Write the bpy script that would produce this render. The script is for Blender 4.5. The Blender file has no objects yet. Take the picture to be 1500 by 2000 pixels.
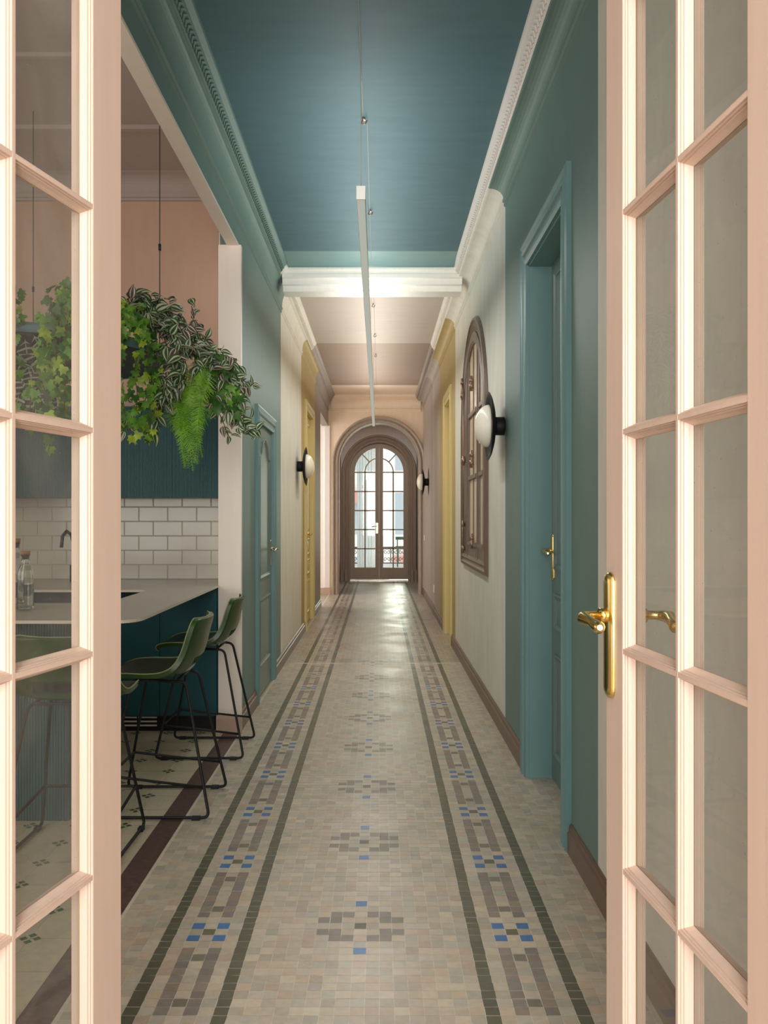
import bpy, bmesh, math, random
from math import sin, cos, pi, sqrt, radians
from mathutils import Vector, Matrix
random.seed(7)
S = bpy.context.scene
COL = S.collection

# ------------------------------------------------------------------ camera
CAMZ = 1.33
F = 1690.0
cd = bpy.data.cameras.new('camera'); cam = bpy.data.objects.new('camera', cd); COL.objects.link(cam)
cam.location = (0, 0, CAMZ); cam.rotation_euler = (radians(90), 0, 0)
cd.sensor_fit = 'AUTO'; cd.sensor_width = 36; cd.lens = F / 2000 * 36
cd.shift_x = 10 / 2000; cd.shift_y = 10 / 2000
cd.clip_start = 0.05; cd.clip_end = 200
S.camera = cam

# ------------------------------------------------------------------ light and exposure
S.view_settings.view_transform = 'Standard'; S.view_settings.look = 'None'
S.view_settings.exposure = 0.08; S.view_settings.gamma = 1.0
S.view_settings.use_curve_mapping = False
S.cycles.max_bounces = 12; S.cycles.diffuse_bounces = 8; S.cycles.glossy_bounces = 6
S.cycles.transparent_max_bounces = 24; S.cycles.transmission_bounces = 8
S.cycles.sample_clamp_indirect = 8.0
S.cycles.caustics_reflective = False; S.cycles.caustics_refractive = False
W = bpy.data.worlds.new('world'); S.world = W; W.use_nodes = True
bg = W.node_tree.nodes['Background']; bg.inputs[0].default_value = (0.90, 0.96, 1.0, 1); bg.inputs[1].default_value = 1.5


def area(name, loc, rot, sx, sy, power, color=(1, 1, 1), spread=180):
    l = bpy.data.lights.new(name, 'AREA'); l.shape = 'RECTANGLE'; l.size = sx; l.size_y = sy
    l.energy = power; l.color = color; l.spread = radians(spread)
    o = bpy.data.objects.new(name, l); COL.objects.link(o); o.location = loc; o.rotation_euler = rot
    return o


area('daylight_front_window', (-0.1, -2.95, 1.95), (radians(90), 0, 0), 1.3, 2.9, 262, (1.0, 0.98, 0.95))
area('daylight_kitchen_window', (-4.85, 3.2, 1.9), (radians(90), 0, radians(-90)), 2.8, 2.4, 22, (1.0, 0.96, 0.90))
area('kitchen_near_fill', (-2.9, 0.96, 1.95), (radians(90), 0, 0), 2.0, 2.2, 38, (1.0, 0.96, 0.90))  # added fill in front of the solid near wall, brightens the pillar front
area('daylight_end_window', (0.75, 22.7, 1.7), (radians(90), 0, radians(180)), 0.9, 2.6, 80, (0.93, 1.0, 0.82))
area('daylight_side_passage', (-3.2, 13.9, 1.7), (radians(90), 0, radians(-90)), 1.6, 2.2, 60, (1.0, 0.98, 0.96))
area('vestibule_fill', (0, 16.3, 3.3), (0, 0, 0), 0.5, 0.5, 15, (1.0, 0.98, 0.94))  # unseen fill light, added to brighten the far door
# corridor fill added along the long pendant lamp, downwards and upwards
area('pendant_fill_down', (-0.083, 7.7, 2.780), (0, 0, radians(90)), 7.3, 0.04, 36, (1.0, 0.98, 0.93))
area('pendant_fill_up', (-0.083, 8.9, 2.86), (radians(180), 0, radians(90)), 9.7, 0.04, 44, (1.0, 0.98, 0.93))



# ------------------------------------------------------------------ materials
def lin(c):
    return tuple(((v / 255) / 12.92 if v / 255 <= 0.04045 else ((v / 255 + 0.055) / 1.055) ** 2.4) for v in c) + (1,)


def nd(t, kind, **kw):
    n = t.nodes.new(kind)
    for k, v in kw.items():
        setattr(n, k, v)
    return n


def paint(name, rgb, rough=0.5, var=0.06, scale=(6, 6, 1.2), bump=0.08, spec=0.35, metal=0.0, detail=6, coat=0.0):
    m = bpy.data.materials.new(name); m.use_nodes = True
    t = m.node_tree; b = t.nodes['Principled BSDF']
    tc = nd(t, 'ShaderNodeTexCoord'); mp = nd(t, 'ShaderNodeMapping'); mp.inputs['Scale'].default_value = scale
    t.links.new(tc.outputs['Object'], mp.inputs[0])
    nz = nd(t, 'ShaderNodeTexNoise'); nz.inputs['Scale'].default_value = 3.0; nz.inputs['Detail'].default_value = detail
    nz.inputs['Roughness'].default_value = 0.6
    t.links.new(mp.outputs[0], nz.inputs['Vector'])
    cr = nd(t, 'ShaderNodeValToRGB')
    c = lin(rgb)
    cr.color_ramp.elements[0].position = 0.3; cr.color_ramp.elements[1].position = 0.7
    cr.color_ramp.elements[0].color = tuple(max(0, v * (1 - var)) for v in c[:3]) + (1,)
    cr.color_ramp.elements[1].color = tuple(min(1, v * (1 + var)) for v in c[:3]) + (1,)
    t.links.new(nz.outputs['Fac'], cr.inputs[0]); t.links.new(cr.outputs[0], b.inputs['Base Color'])
    b.inputs['Roughness'].default_value = rough; b.inputs['Specular IOR Level'].default_value = spec
    b.inputs['Metallic'].default_value = metal
    b.inputs['Coat Weight'].default_value = coat
    if bump:
        bp = nd(t, 'ShaderNodeBump'); bp.inputs['Strength'].default_value = bump; bp.inputs['Distance'].default_value = 0.01
        t.links.new(nz.outputs['Fac'], bp.inputs['Height']); t.links.new(bp.outputs[0], b.inputs['Normal'])
    return m


def glass_mat(name, tint=(1, 1, 1), haze=0.10, refl=1.0):
    m = bpy.data.materials.new(name); m.use_nodes = True; t = m.node_tree; t.nodes.clear()
    out = nd(t, 'ShaderNodeOutputMaterial')
    tr = nd(t, 'ShaderNodeBsdfTransparent'); tr.inputs[0].default_value = tint + (1,)
    gl = nd(t, 'ShaderNodeBsdfGlossy'); gl.inputs['Roughness'].default_value = 0.02
    fr = nd(t, 'ShaderNodeFresnel'); ge = nd(t, 'ShaderNodeNewGeometry')      # same reflection from either side of the pane
    io = nd(t, 'ShaderNodeMapRange'); io.inputs[3].default_value = 1.5; io.inputs[4].default_value = 1 / 1.5
    t.links.new(ge.outputs['Backfacing'], io.inputs[0]); t.links.new(io.outputs[0], fr.inputs[0])
    mu = nd(t, 'ShaderNodeMath', operation='MULTIPLY'); mu.inputs[1].default_value = refl; mu.use_clamp = True
    t.links.new(fr.outputs[0], mu.inputs[0])
    mx = nd(t, 'ShaderNodeMixShader'); t.links.new(mu.outputs[0], mx.inputs[0])
    t.links.new(tr.outputs[0], mx.inputs[1]); t.links.new(gl.outputs[0], mx.inputs[2])
    # dust, wiping marks and specks on the pane
    tc = nd(t, 'ShaderNodeTexCoord')
    n1 = nd(t, 'ShaderNodeTexNoise'); n1.inputs['Scale'].default_value = 5; n1.inputs['Detail'].default_value = 8
    n1.inputs['Distortion'].default_value = 1.5
    n2 = nd(t, 'ShaderNodeTexNoise'); n2.inputs['Scale'].default_value = 220; n2.inputs['Detail'].default_value = 1
    t.links.new(tc.outputs['Object'], n1.inputs['Vector']); t.links.new(tc.outputs['Object'], n2.inputs['Vector'])
    m1 = nd(t, 'ShaderNodeMapRange'); m1.inputs[1].default_value = 0.35; m1.inputs[2].default_value = 0.75
    m1.inputs[3].default_value = haze * 0.5; m1.inputs[4].default_value = haze * 1.9
    t.links.new(n1.outputs['Fac'], m1.inputs[0])
    m2 = nd(t, 'ShaderNodeMapRange'); m2.inputs[1].default_value = 0.76; m2.inputs[2].default_value = 0.80
    m2.inputs[3].default_value = 0; m2.inputs[4].default_value = haze * 3
    t.links.new(n2.outputs['Fac'], m2.inputs[0])
    ad = nd(t, 'ShaderNodeMath', operation='ADD'); ad.use_clamp = True
    t.links.new(m1.outputs[0], ad.inputs[0]); t.links.new(m2.outputs[0], ad.inputs[1])
    df = nd(t, 'ShaderNodeBsdfDiffuse'); df.inputs[0].default_value = (0.62, 0.58, 0.54, 1)
    tl = nd(t, 'ShaderNodeBsdfTranslucent'); tl.inputs[0].default_value = (0.62, 0.58, 0.54, 1)
    md = nd(t, 'ShaderNodeMixShader'); md.inputs[0].default_value = 0.5
    t.links.new(df.outputs[0], md.inputs[1]); t.links.new(tl.outputs[0], md.inputs[2])
    m3 = nd(t, 'ShaderNodeMixShader'); t.links.new(ad.outputs[0], m3.inputs[0])
    t.links.new(mx.outputs[0], m3.inputs[1]); t.links.new(md.outputs[0], m3.inputs[2])
    t.links.new(m3.outputs[0], out.inputs[0])
    return m


def leaf_mat(name, rgb, var=0.25):
    m = bpy.data.materials.new(name); m.use_nodes = True
    t = m.node_tree; b = t.nodes['Principled BSDF']; out = t.nodes['Material Output']
    tc = nd(t, 'ShaderNodeTexCoord'); nz = nd(t, 'ShaderNodeTexNoise'); nz.inputs['Scale'].default_value = 22
    t.links.new(tc.outputs['Object'], nz.inputs['Vector'])
    cr = nd(t, 'ShaderNodeValToRGB'); c = lin(rgb)
    cr.color_ramp.elements[0].position = 0.35; cr.color_ramp.elements[1].position = 0.68
    cr.color_ramp.elements[0].color = tuple(v * (1 - var) for v in c[:3]) + (1,)
    cr.color_ramp.elements[1].color = tuple(min(1, v * (1 + var)) for v in c[:3]) + (1,)
    t.links.new(nz.outputs['Fac'], cr.inputs[0]); t.links.new(cr.outputs[0], b.inputs['Base Color'])
    b.inputs['Roughness'].default_value = 0.42
    tl = nd(t, 'ShaderNodeBsdfTranslucent'); t.links.new(cr.outputs[0], tl.inputs[0])
    mx = nd(t, 'ShaderNodeMixShader'); mx.inputs[0].default_value = 0.3
    t.links.new(b.outputs[0], mx.inputs[1]); t.links.new(tl.outputs[0], mx.inputs[2]); t.links.new(mx.outputs[0], out.inputs[0])
    return m


def tile_mat(name, rough=0.3, spec=0.5):
    m = bpy.data.materials.new(name); m.use_nodes = True
    t = m.node_tree; b = t.nodes['Principled BSDF']
    at = nd(t, 'ShaderNodeAttribute'); at.attribute_name = 'tilecol'
    tc = nd(t, 'ShaderNodeTexCoord'); nz = nd(t, 'ShaderNodeTexNoise'); nz.inputs['Scale'].default_value = 45; nz.inputs['Detail'].default_value = 5
    n2 = nd(t, 'ShaderNodeTexNoise'); n2.inputs['Scale'].default_value = 2.2; n2.inputs['Detail'].default_value = 4
    t.links.new(tc.outputs['Object'], nz.inputs['Vector']); t.links.new(tc.outputs['Object'], n2.inputs['Vector'])
    mr = nd(t, 'ShaderNodeMapRange'); mr.inputs[3].default_value = 0.82; mr.inputs[4].default_value = 1.15
    t.links.new(nz.outputs['Fac'], mr.inputs[0])
    mi = nd(t, 'ShaderNodeVectorMath', operation='SCALE'); t.links.new(at.outputs['Color'], mi.inputs[0]); t.links.new(mr.outputs[0], mi.inputs['Scale'])
    t.links.new(mi.outputs[0], b.inputs['Base Color'])
    m2 = nd(t, 'ShaderNodeMapRange'); m2.inputs[1].default_value = 0.3; m2.inputs[2].default_value = 0.7
    m2.inputs[3].default_value = rough - 0.07; m2.inputs[4].default_value = rough + 0.1
    t.links.new(n2.outputs['Fac'], m2.inputs[0]); t.links.new(m2.outputs[0], b.inputs['Roughness'])
    b.inputs['Specular IOR Level'].default_value = spec
    bp = nd(t, 'ShaderNodeBump'); bp.inputs['Strength'].default_value = 0.12; bp.inputs['Distance'].default_value = 0.004
    t.links.new(nz.outputs['Fac'], bp.inputs['Height']); t.links.new(bp.outputs[0], b.inputs['Normal'])
    return m


def stone_mat(name, rgb, var=0.12, rough=0.35, scale=(3, 14, 3)):
    return paint(name, rgb, rough, var, scale, 0.02, 0.5, detail=9)


def emit(name, rgb, s):
    m = bpy.data.materials.new(name); m.use_nodes = True; t = m.node_tree; t.nodes.clear()
    out = nd(t, 'ShaderNodeOutputMaterial'); e = nd(t, 'ShaderNodeEmission'); e.inputs[0].default_value = lin(rgb); e.inputs[1].default_value = s
    t.links.new(e.outputs[0], out.inputs[0]); return m


M = {}
M['teal'] = paint('teal_wall_paint', (112, 138, 131), 0.5, 0.05, (1.2, 1.2, 0.6), 0.03)
M['teal_ceiling'] = paint('teal_ceiling_paint', (84, 114, 122), 0.6, 0.07, (1, 4, 4), 0.05)
M['teal_gloss'] = paint('teal_gloss_paint', (112, 146, 146), 0.38, 0.05, (3, 3, 1), 0.03, 0.5)
M['teal_leaf'] = paint('teal_door_paint', (104, 128, 122), 0.38, 0.06, (3, 3, 1), 0.03, 0.6)
M['white'] = paint('white_lime_wall', (226, 223, 212), 0.6, 0.07, (2, 2, 0.8), 0.12)
M['cornice_white'] = paint('white_cornice_paint', (246, 243, 236), 0.5, 0.03)
M['cream'] = paint('cream_white_paint', (234, 228, 222), 0.5, 0.02)
M['yellow'] = paint('ochre_yellow_paint', (184, 164, 106), 0.5, 0.05, (2, 2, 1), 0.03)
M['yellow_gloss'] = paint('yellow_gloss_paint', (218, 200, 138), 0.42, 0.04, (2, 2, 1), 0.03, 0.5)
M['mauve'] = paint('mauve_grey_wall', (160, 149, 138), 0.55, 0.05, (3, 3, 1), 0.04)
M['taupe_light'] = paint('light_taupe_ceiling', (188, 178, 168), 0.6, 0.04, (1, 8, 1), 0.04)
M['taupe'] = paint('taupe_mauve_ceiling', (166, 146, 132), 0.6, 0.04, (1, 8, 1), 0.04)
M['peach'] = paint('peach_wall', (244, 224, 200), 0.6, 0.03)
M['pink'] = paint('kitchen_pink_wall', (214, 182, 160), 0.6, 0.03)
M['kitchen_white'] = paint('kitchen_ceiling_white', (188, 176, 170), 0.6, 0.03)
M['pillar'] = paint('pale_pink_paint', (250, 237, 224), 0.5, 0.02, (8, 8, .6), 0.03)
M['doorpink'] = paint('pink_cream_door_paint', (216, 190, 173), 0.42, 0.03, (14, 14, 1.0), 0.03, 0.45)
M['arch'] = paint('brown_mauve_gloss_paint', (168, 152, 136), 0.5, 0.07, (6, 6, 2), 0.05, 0.5)
M['enddoor'] = paint('brown_taupe_door_paint', (176, 160, 138), 0.45, 0.06, (6, 6, 2), 0.05, 0.5)
M['winbrown'] = paint('brown_window_paint', (114, 93, 81), 0.4, 0.10, (8, 8, 2), 0.10, 0.45)
M['tanpane'] = paint('tan_obscured_glass', (230, 200, 164), 0.25, 0.05, (2, 2, 1), 0.0, 0.5)
M['baseboard'] = paint('brown_skirting', (108, 84, 72), 0.35, 0.08, (3, 3, 3), 0.05, 0.45)
M['basepink'] = paint('taupe_pillar_skirting', (192, 164, 146), 0.4, 0.05)
M['rust'] = paint('rust_red_wall', (170, 74, 34), 0.55, 0.06)
M['greygreen'] = paint('grey_green_wall', (120, 122, 108), 0.55, 0.06)
M['vest'] = paint('vestibule_white', (232, 228, 222), 0.6, 0.03)
M['mosaic'] = tile_mat('mosaic_floor_tile', 0.34, 0.42)
M['kfloor'] = tile_mat('kitchen_floor_tile', 0.35)
M['threshold'] = stone_mat('dark_brown_stone_strip', (92, 70, 62), 0.35, 0.4, (14, 14, 14))
M['woodfloor'] = stone_mat('front_room_floor', (170, 140, 112), 0.15, 0.4, (3, 14, 3))
M['frontwall'] = paint('front_room_wall', (205, 204, 200), 0.6, 0.02)
M['subway'] = paint('glazed_subway_tile', (204, 200, 188), 0.12, 0.03, (2, 2, 2), 0.01, 0.6)
M['grout'] = paint('dark_grout', (184, 180, 168), 0.8, 0.03)
M['ribteal'] = paint('ribbed_teal_panel', (58, 98, 102), 0.4, 0.05, (2, 2, 1), 0.02)
M['panelteal'] = paint('dark_teal_panel', (36, 84, 90), 0.4, 0.05, (2, 2, 1), 0.02)
M['plinth'] = paint('black_plinth', (34, 30, 30), 0.4, 0.1)
M['grille'] = paint('pale_vent_grille', (214, 208, 196), 0.4, 0.02)
M['worktop'] = stone_mat('grey_beige_stone_worktop', (176, 166, 150), 0.10, 0.28, (2.5, 16, 4))
M['worktopedge'] = stone_mat('pale_stone_worktop_edge', (226, 214, 198), 0.03, 0.35)
M['brass'] = paint('polished_brass', (238, 210, 136), 0.2, 0.03, (4, 4, 4), 0.0, 0.5, 1.0)
M['nickel'] = paint('brushed_nickel', (200, 190, 176), 0.2, 0.03, (4, 4, 4), 0.0, 0.5, 1.0)
M['bronze'] = paint('old_bronze', (160, 130, 110), 0.35, 0.1, (20, 20, 20), 0.1, 0.5, 0.6)
M['black'] = paint('satin_black_metal', (10, 10, 10), 0.6, 0.1, (8, 8, 8), 0.0, 0.5)
M['opal'] = paint('opal_glass_dome', (246, 238, 222), 0.25, 0.01, (1, 1, 1), 0.0, 0.5)
M['opal'].node_tree.nodes['Principled BSDF'].inputs['Subsurface Weight'].default_value = 0.3
M['socketpink'] = paint('pale_pink_collar', (226, 200, 190), 0.5, 0.01)
M['pendant'] = paint('pendant_white_metal', (226, 224, 212), 0.35, 0.02)
M['cable'] = paint('thin_grey_cable', (176, 170, 160), 0.5, 0.02)
M['greenleather'] = paint('green_leather', (38, 70, 20), 0.32, 0.12, (14, 14, 14), 0.06, 0.55)
M['darkpad'] = paint('dark_green_seat_leather', (42, 50, 30), 0.35, 0.15, (14, 14, 14), 0.06, 0.5)
M['stitch'] = paint('pale_green_piping', (150, 158, 110), 0.5, 0.05)
M['planter'] = paint('blue_grey_planter', (112, 140, 152), 0.45, 0.04)
M['planterdark'] = paint('dark_grey_planter_base', (72, 76, 82), 0.5, 0.04)
M['soil'] = paint('terracotta_soil', (110, 62, 40), 0.8, 0.2, (20, 20, 20), 0.3)
M['ivy'] = leaf_mat('ivy_green', (112, 164, 56)); M['ivylight'] = leaf_mat('ivy_lime', (176, 204, 70)); M['ivydark'] = leaf_mat('ivy_dark_green', (74, 120, 52))
M['tgreen'] = leaf_mat('tradescantia_green', (66, 100, 58)); M['tstripe'] = leaf_mat('tradescantia_silver', (214, 216, 190), 0.08); M['tpurple'] = leaf_mat('tradescantia_purple', (104, 76, 76))
M['fern'] = leaf_mat('fern_green', (132, 184, 52)); M['stem'] = leaf_mat('plant_stem', (112, 74, 52))
M['zebra'] = leaf_mat('zebra_leaf_dark', (44, 56, 44)); M['zebravein'] = leaf_mat('zebra_leaf_vein', (190, 190, 170), 0.05)
M['glass'] = glass_mat('old_window_glass', (0.93, 0.95, 0.93), 0.13)
M['endglass'] = glass_mat('clear_window_glass', (0.97, 0.99, 0.97), 0.02)
M['cork'] = paint('cork', (170, 112, 70), 0.8, 0.15, (60, 60, 60), 0.1)
bm_ = bpy.data.materials.new('bottle_glass'); bm_.use_nodes = True
_b = bm_.node_tree.nodes['Principled BSDF']; _b.inputs['Transmission Weight'].default_value = 1; _b.inputs['Roughness'].default_value = 0.02
_b.inputs['Base Color'].default_value = (0.96, 0.98, 0.97, 1); M['bottle'] = bm_
M['putty'] = paint('old_putty', (176, 150, 110), 0.7, 0.2)
M['blackmetal'] = M['black']
M['iron'] = paint('wrought_iron', (40, 44, 42), 0.5, 0.1)
M['facade'] = paint('pale_facade', (232, 228, 218), 0.8, 0.05)
M['facade_dark'] = paint('facade_window_glass', (176, 184, 188), 0.2, 0.05)
M['awning'] = paint('faded_red_awning', (212, 150, 138), 0.7, 0.05)
M['bluegrey'] = paint('pale_blue_grey_wall', (196, 206, 214), 0.6, 0.03)
M['terrace'] = stone_mat('pale_terrace_tile', (206, 200, 190), 0.06, 0.5)
M['greenery'] = leaf_mat('terrace_tree_green', (120, 168, 60))
M['greenpaint'] = paint('green_bench_paint', (70, 96, 72), 0.5, 0.05)
M['curtain'] = leaf_mat('sheer_white_curtain', (222, 224, 226), 0.03)
M['taps'] = paint('black_tap_metal', (30, 30, 32), 0.3, 0.05, (8, 8, 8), 0.0, 0.5)


# ------------------------------------------------------------------ mesh builder
def wloc(o):
    v = Vector((0, 0, 0))
    while o is not None:
        v += o.location; o = o.parent
    return v


class MB:
    def __init__(self):
        self.v = []; self.f = []; self.m = []; self.s = []; self.c = []

    def face(self, idx, mi=0, sm=False, col=None):
        self.f.append(tuple(idx)); self.m.append(mi); self.s.append(sm); self.c.append(col)

    def poly(self, pts, mi=0, sm=False, col=None):
        n = len(self.v); self.v += [tuple(p) for p in pts]; self.face(range(n, n + len(pts)), mi, sm, col)

    def box(self, x0, x1, y0, y1, z0, z1, mi=0, place=None):
        n = len(self.v)
        P = [(x0, y0, z0), (x1, y0, z0), (x1, y1, z0), (x0, y1, z0), (x0, y0, z1), (x1, y0, z1), (x1, y1, z1), (x0, y1, z1)]
        if place: P = [place(*p) for p in P]
        self.v += P
        for q in ((0, 3, 2, 1), (4, 5, 6, 7), (0, 1, 5, 4), (1, 2, 6, 5), (2, 3, 7, 6), (3, 0, 4, 7)):
            self.face([n + i for i in q], mi)
        return self

    def pbox(self, place, u0, u1, v0, v1, w0, w1, mi=0):
        return self.box(u0, u1, v0, v1, w0, w1, mi, place)

    def sweep(self, place, stations, prof, closed=False, mi=0, sm=False, cap=True):
        n = len(self.v); k = len(prof); ns = len(stations)
        for (u, v, ou, ov) in stations:
            for (a, b) in prof:
                self.v.append(tuple(place(u + a * ou, v + a * ov, b)))
        for i in range(ns if closed else ns - 1):
            j = (i + 1) % ns
            for p in range(k):
                q = (p + 1) % k
                self.face((n + i * k + p, n + i * k + q, n + j * k + q, n + j * k + p), mi, sm)
        if not closed and cap:
            self.face([n + p for p in range(k)], mi); self.face([n + (ns - 1) * k + p for p in range(k)][::-1], mi)
        return self

    def tube(self, pts, r, seg=8, mi=0, closed=False, cap=True):
        pts = [Vector(p) for p in pts]; n0 = len(self.v); N = len(pts)
        rr = r if isinstance(r, (list, tuple)) else [r] * N
        up = None
        for i, p in enumerate(pts):
            if closed: t = (pts[(i + 1) % N] - pts[i - 1])
            else: t = (pts[min(i + 1, N - 1)] - pts[max(i - 1, 0)])
            t.normalize()
            if up is None:
                up = Vector((0, 0, 1)) if abs(t.z) < 0.9 else Vector((1, 0, 0))
            a = (up - t * up.dot(t))
            if a.length < 1e-5: a = t.orthogonal()
            a.normalize(); b = t.cross(a); up = a
            for s in range(seg):
                an = 2 * pi * s / seg
                self.v.append(tuple(p + (a * cos(an) + b * sin(an)) * rr[i]))
        for i in range(N if closed else N - 1):
            j = (i + 1) % N
            for s in range(seg):
                s2 = (s + 1) % seg
                self.face((n0 + i * seg + s, n0 + i * seg + s2, n0 + j * seg + s2, n0 + j * seg + s), mi, True)
        if cap and not closed:
            self.face([n0 + s for s in range(seg)][::-1], mi); self.face([n0 + (N - 1) * seg + s for s in range(seg)], mi)
        return self

    def lathe(self, prof, origin, axis=(0, 0, 1), seg=32, mi=0, sm=True):
        ax = Vector(axis).normalized(); a = ax.orthogonal().normalized(); b = ax.cross(a); o = Vector(origin)
        n0 = len(self.v); k = len(prof)
        for (r, h) in prof:
            for s in range(seg):
                an = 2 * pi * s / seg
                self.v.append(tuple(o + ax * h + (a * cos(an) + b * sin(an)) * max(r, 1e-5)))
        for i in range(k - 1):
            for s in range(seg):
                s2 = (s + 1) % seg
                self.face((n0 + i * seg + s, n0 + i * seg + s2, n0 + (i + 1) * seg + s2, n0 + (i + 1) * seg + s), mi, sm)
        return self

    def build(self, name, mats, parent=None, loc=None, recalc=True, **props):
        me = bpy.data.meshes.new(name)
        o = bpy.data.objects.new(name, me)
        if parent is not None:
            o.parent = parent; off = wloc(parent)
        else:
            if loc is not None: o.location = loc
            off = Vector(o.location)
        vs = [(v[0] - off.x, v[1] - off.y, v[2] - off.z) for v in self.v]
        me.from_pydata(vs, [], self.f)
        if not isinstance(mats, (list, tuple)): mats = [mats]
        for m in mats: me.materials.append(M[m] if isinstance(m, str) else m)
        me.polygons.foreach_set('material_index', self.m)
        me.polygons.foreach_set('use_smooth', self.s)
        if any(c is not None for c in self.c):
            at = me.attributes.new('tilecol', 'FLOAT_COLOR', 'FACE')
            flat = []
            for c in self.c: flat += list(c if c is not None else (0.5, 0.5, 0.5, 1))
            at.data.foreach_set('color', flat)
        if recalc:
            b = bmesh.new(); b.from_mesh(me); bmesh.ops.remove_doubles(b, verts=b.verts, dist=1e-6)
            bmesh.ops.recalc_face_normals(b, faces=b.faces); b.to_mesh(me); b.free()
        me.update()
        COL.objects.link(o)
        for k_, v_ in props.items(): o[k_] = v_
        return o


def thing(name, loc, label, cat, group=None, kind=None):
    o = bpy.data.objects.new(name, None); COL.objects.link(o); o.location = loc; o.empty_display_size = 0.1
    o['label'] = label; o['category'] = cat
    if group: o['group'] = group
    if kind: o['kind'] = kind
    return o


def tag(o, label, cat, group=None, kind=None):
    o['label'] = label; o['category'] = cat
    if group: o['group'] = group
    if kind: o['kind'] = kind
    return o


def at(px, py, Y):
    """world point that lies at depth Y along the ray read off the photo"""
    return Vector(((px - 740) * Y / F, Y, CAMZ - (py - 1010) * Y / F))


XL, XR = -0.87, 0.765
ZC = 3.42


def PR(u, v, w): return (XR - w, u, v)
def PL(u, v, w): return (XL + w, u, v)
def PE(Y0):
    return lambda u, v, w: (u, Y0 - w, v)


def arch_stations(u0, u1, zb, cz, n=28, cu=None):
    """jamb, half circle, jamb; outward direction away from the opening"""
    cu = (u0 + u1) / 2 if cu is None else cu; R = (u1 - u0) / 2
    st = [(u0, zb, -1, 0), (u0, cz, -1, 0)]
    for i in range(1, n):
        a = pi - pi * i / n
        st.append((cu + R * cos(a), cz + R * sin(a), cos(a), sin(a)))
    st += [(u1, cz, 1, 0), (u1, zb, 1, 0)]
    return st


def door_stations(u0, u1, zb, zt):
    return [(u0, zb, -1, 0), (u0, zt, -1, 1), (u1, zt, 1, 1), (u1, zb, 1, 0)]


def rect_in(u0, u1, v0, v1):
    return [(u0, v0, 1, 1), (u1, v0, -1, 1), (u1, v1, -1, -1), (u0, v1, 1, -1)]


def arch_wall(mb, u0, u1, z0, z1, a0, a1, cz, place, w0, w1, n=28, mi=0):
    """wall slab between w0 and w1 with an arched opening a0..a1"""
    cu = (a0 + a1) / 2; R = (a1 - a0) / 2
    mb.pbox(place, u0, a0, z0, z1, w0, w1, mi); mb.pbox(place, a1, u1, z0, z1, w0, w1, mi)
    pts = [(cu + R * cos(pi - pi * i / n), cz + R * sin(pi - pi * i / n)) for i in range(n + 1)]
    for i in range(n):
        (ua, va), (ub, vb) = pts[i], pts[i + 1]
        for w in (w0, w1):
            mb.poly([place(ua, va, w), place(ub, vb, w), place(ub, z1, w), place(ua, z1, w)], mi)
        mb.poly([place(ua, va, w0), place(ub, vb, w0), place(ub, vb, w1), place(ua, va, w1)], mi)
    return mb


# ================================================================== SETTING
# ---- corridor mosaic floor: every tessera laid as its own small face in one mesh
TS = 0.0405; CX0 = -0.0595
LIGHTS = [(190, 178, 160), (183, 171, 152), (197, 184, 163), (178, 171, 157), (190, 171, 150), (186, 176, 160), (194, 180, 158)]


def jitter(c, a):
    k = 1 + random.uniform(-a, a); return tuple(min(1, v * k) for v in lin(c)[:3]) + (1,)


mb = MB()
Y0, Y1 = 0.95, 18.3
x0 = -0.862; x1 = 0.90
mb.poly([(x0, 0.9, -0.00045), (x1, 0.9, -0.00045), (x1, Y1, -0.00045), (x0, Y1, -0.00045)], 0, col=lin((208, 198, 180)))
mb.poly([(-3.4, 12.7, -0.0013), (x0, 12.7, -0.0013), (x0, 15.0, -0.0013), (-3.4, 15.0, -0.0013)], 0, col=lin((170, 158, 140)))
r0 = int(Y0 / TS); r1 = int(Y1 / TS)
DIV = int(7.89 / TS)
for r in range(r0, r1):
    for i in range(-20, 24):
        xc = CX0 + TS * i
        off = 0.0
        if abs(i) > 15: off = (0.5 if i % 2 else 0.22) * TS
        ya = r * TS + off; yb = ya + TS; xa = xc - TS / 2; xb = xc + TS / 2
        if xa < x0 - 0.01: continue
        xa = max(xa, x0); xb = min(xb, x1)
        if i == -20: xa = x0
        if xb - xa < 0.008: continue
        if r > 14.5 / TS and abs(xc) > 0.86: continue
        base = random.choice(LIGHTS); var = 0.10
        a = abs(i)
        if r == DIV:
            base = (206, 196, 176)
        elif a == 15 or a == 9:
            base = (96, 95, 78)
        elif a in (11, 12, 13):
            k = (r - 68) % 14
            if k > 7: k -= 14
            if a != 12 and abs(k) == 1: base = (78, 118, 170) if r < 170 else (140, 132, 126)
            elif a == 12 and k == 0: base = (112, 110, 88)
            elif abs(k) >= 3:
                if a != 12: base = random.choice([(140, 128, 118), (146, 130, 118), (134, 126, 118)])
                elif abs(k) == 4: base = (128, 120, 106)
        elif a <= 3 and r < DIV + 4:
            k = (r - 69) % 18
            if k > 9: k -= 18
            if a == 0 and abs(k) == 4: base = (78, 118, 170)
            elif a == 0 and k == 0: base = (98, 100, 78)
            elif abs(k) == 2 and a in (1, 2): base = (134, 124, 112)
            elif abs(k) == 1 and a in (2, 3): base = (130, 122, 110)
        g = 0.0009; j = 0.0009
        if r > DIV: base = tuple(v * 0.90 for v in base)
        z = 0.0; tx = random.uniform(-0.0002, 0.0002); ty = random.uniform(-0.0002, 0.0002)
        J = lambda: random.uniform(-j, j)
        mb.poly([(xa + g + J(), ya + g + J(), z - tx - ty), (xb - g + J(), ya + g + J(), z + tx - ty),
                 (xb - g + J(), yb - g + J(), z + tx + ty), (xa + g + J(), yb - g + J(), z - tx + ty)], 0, col=jitter(base, var))
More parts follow.
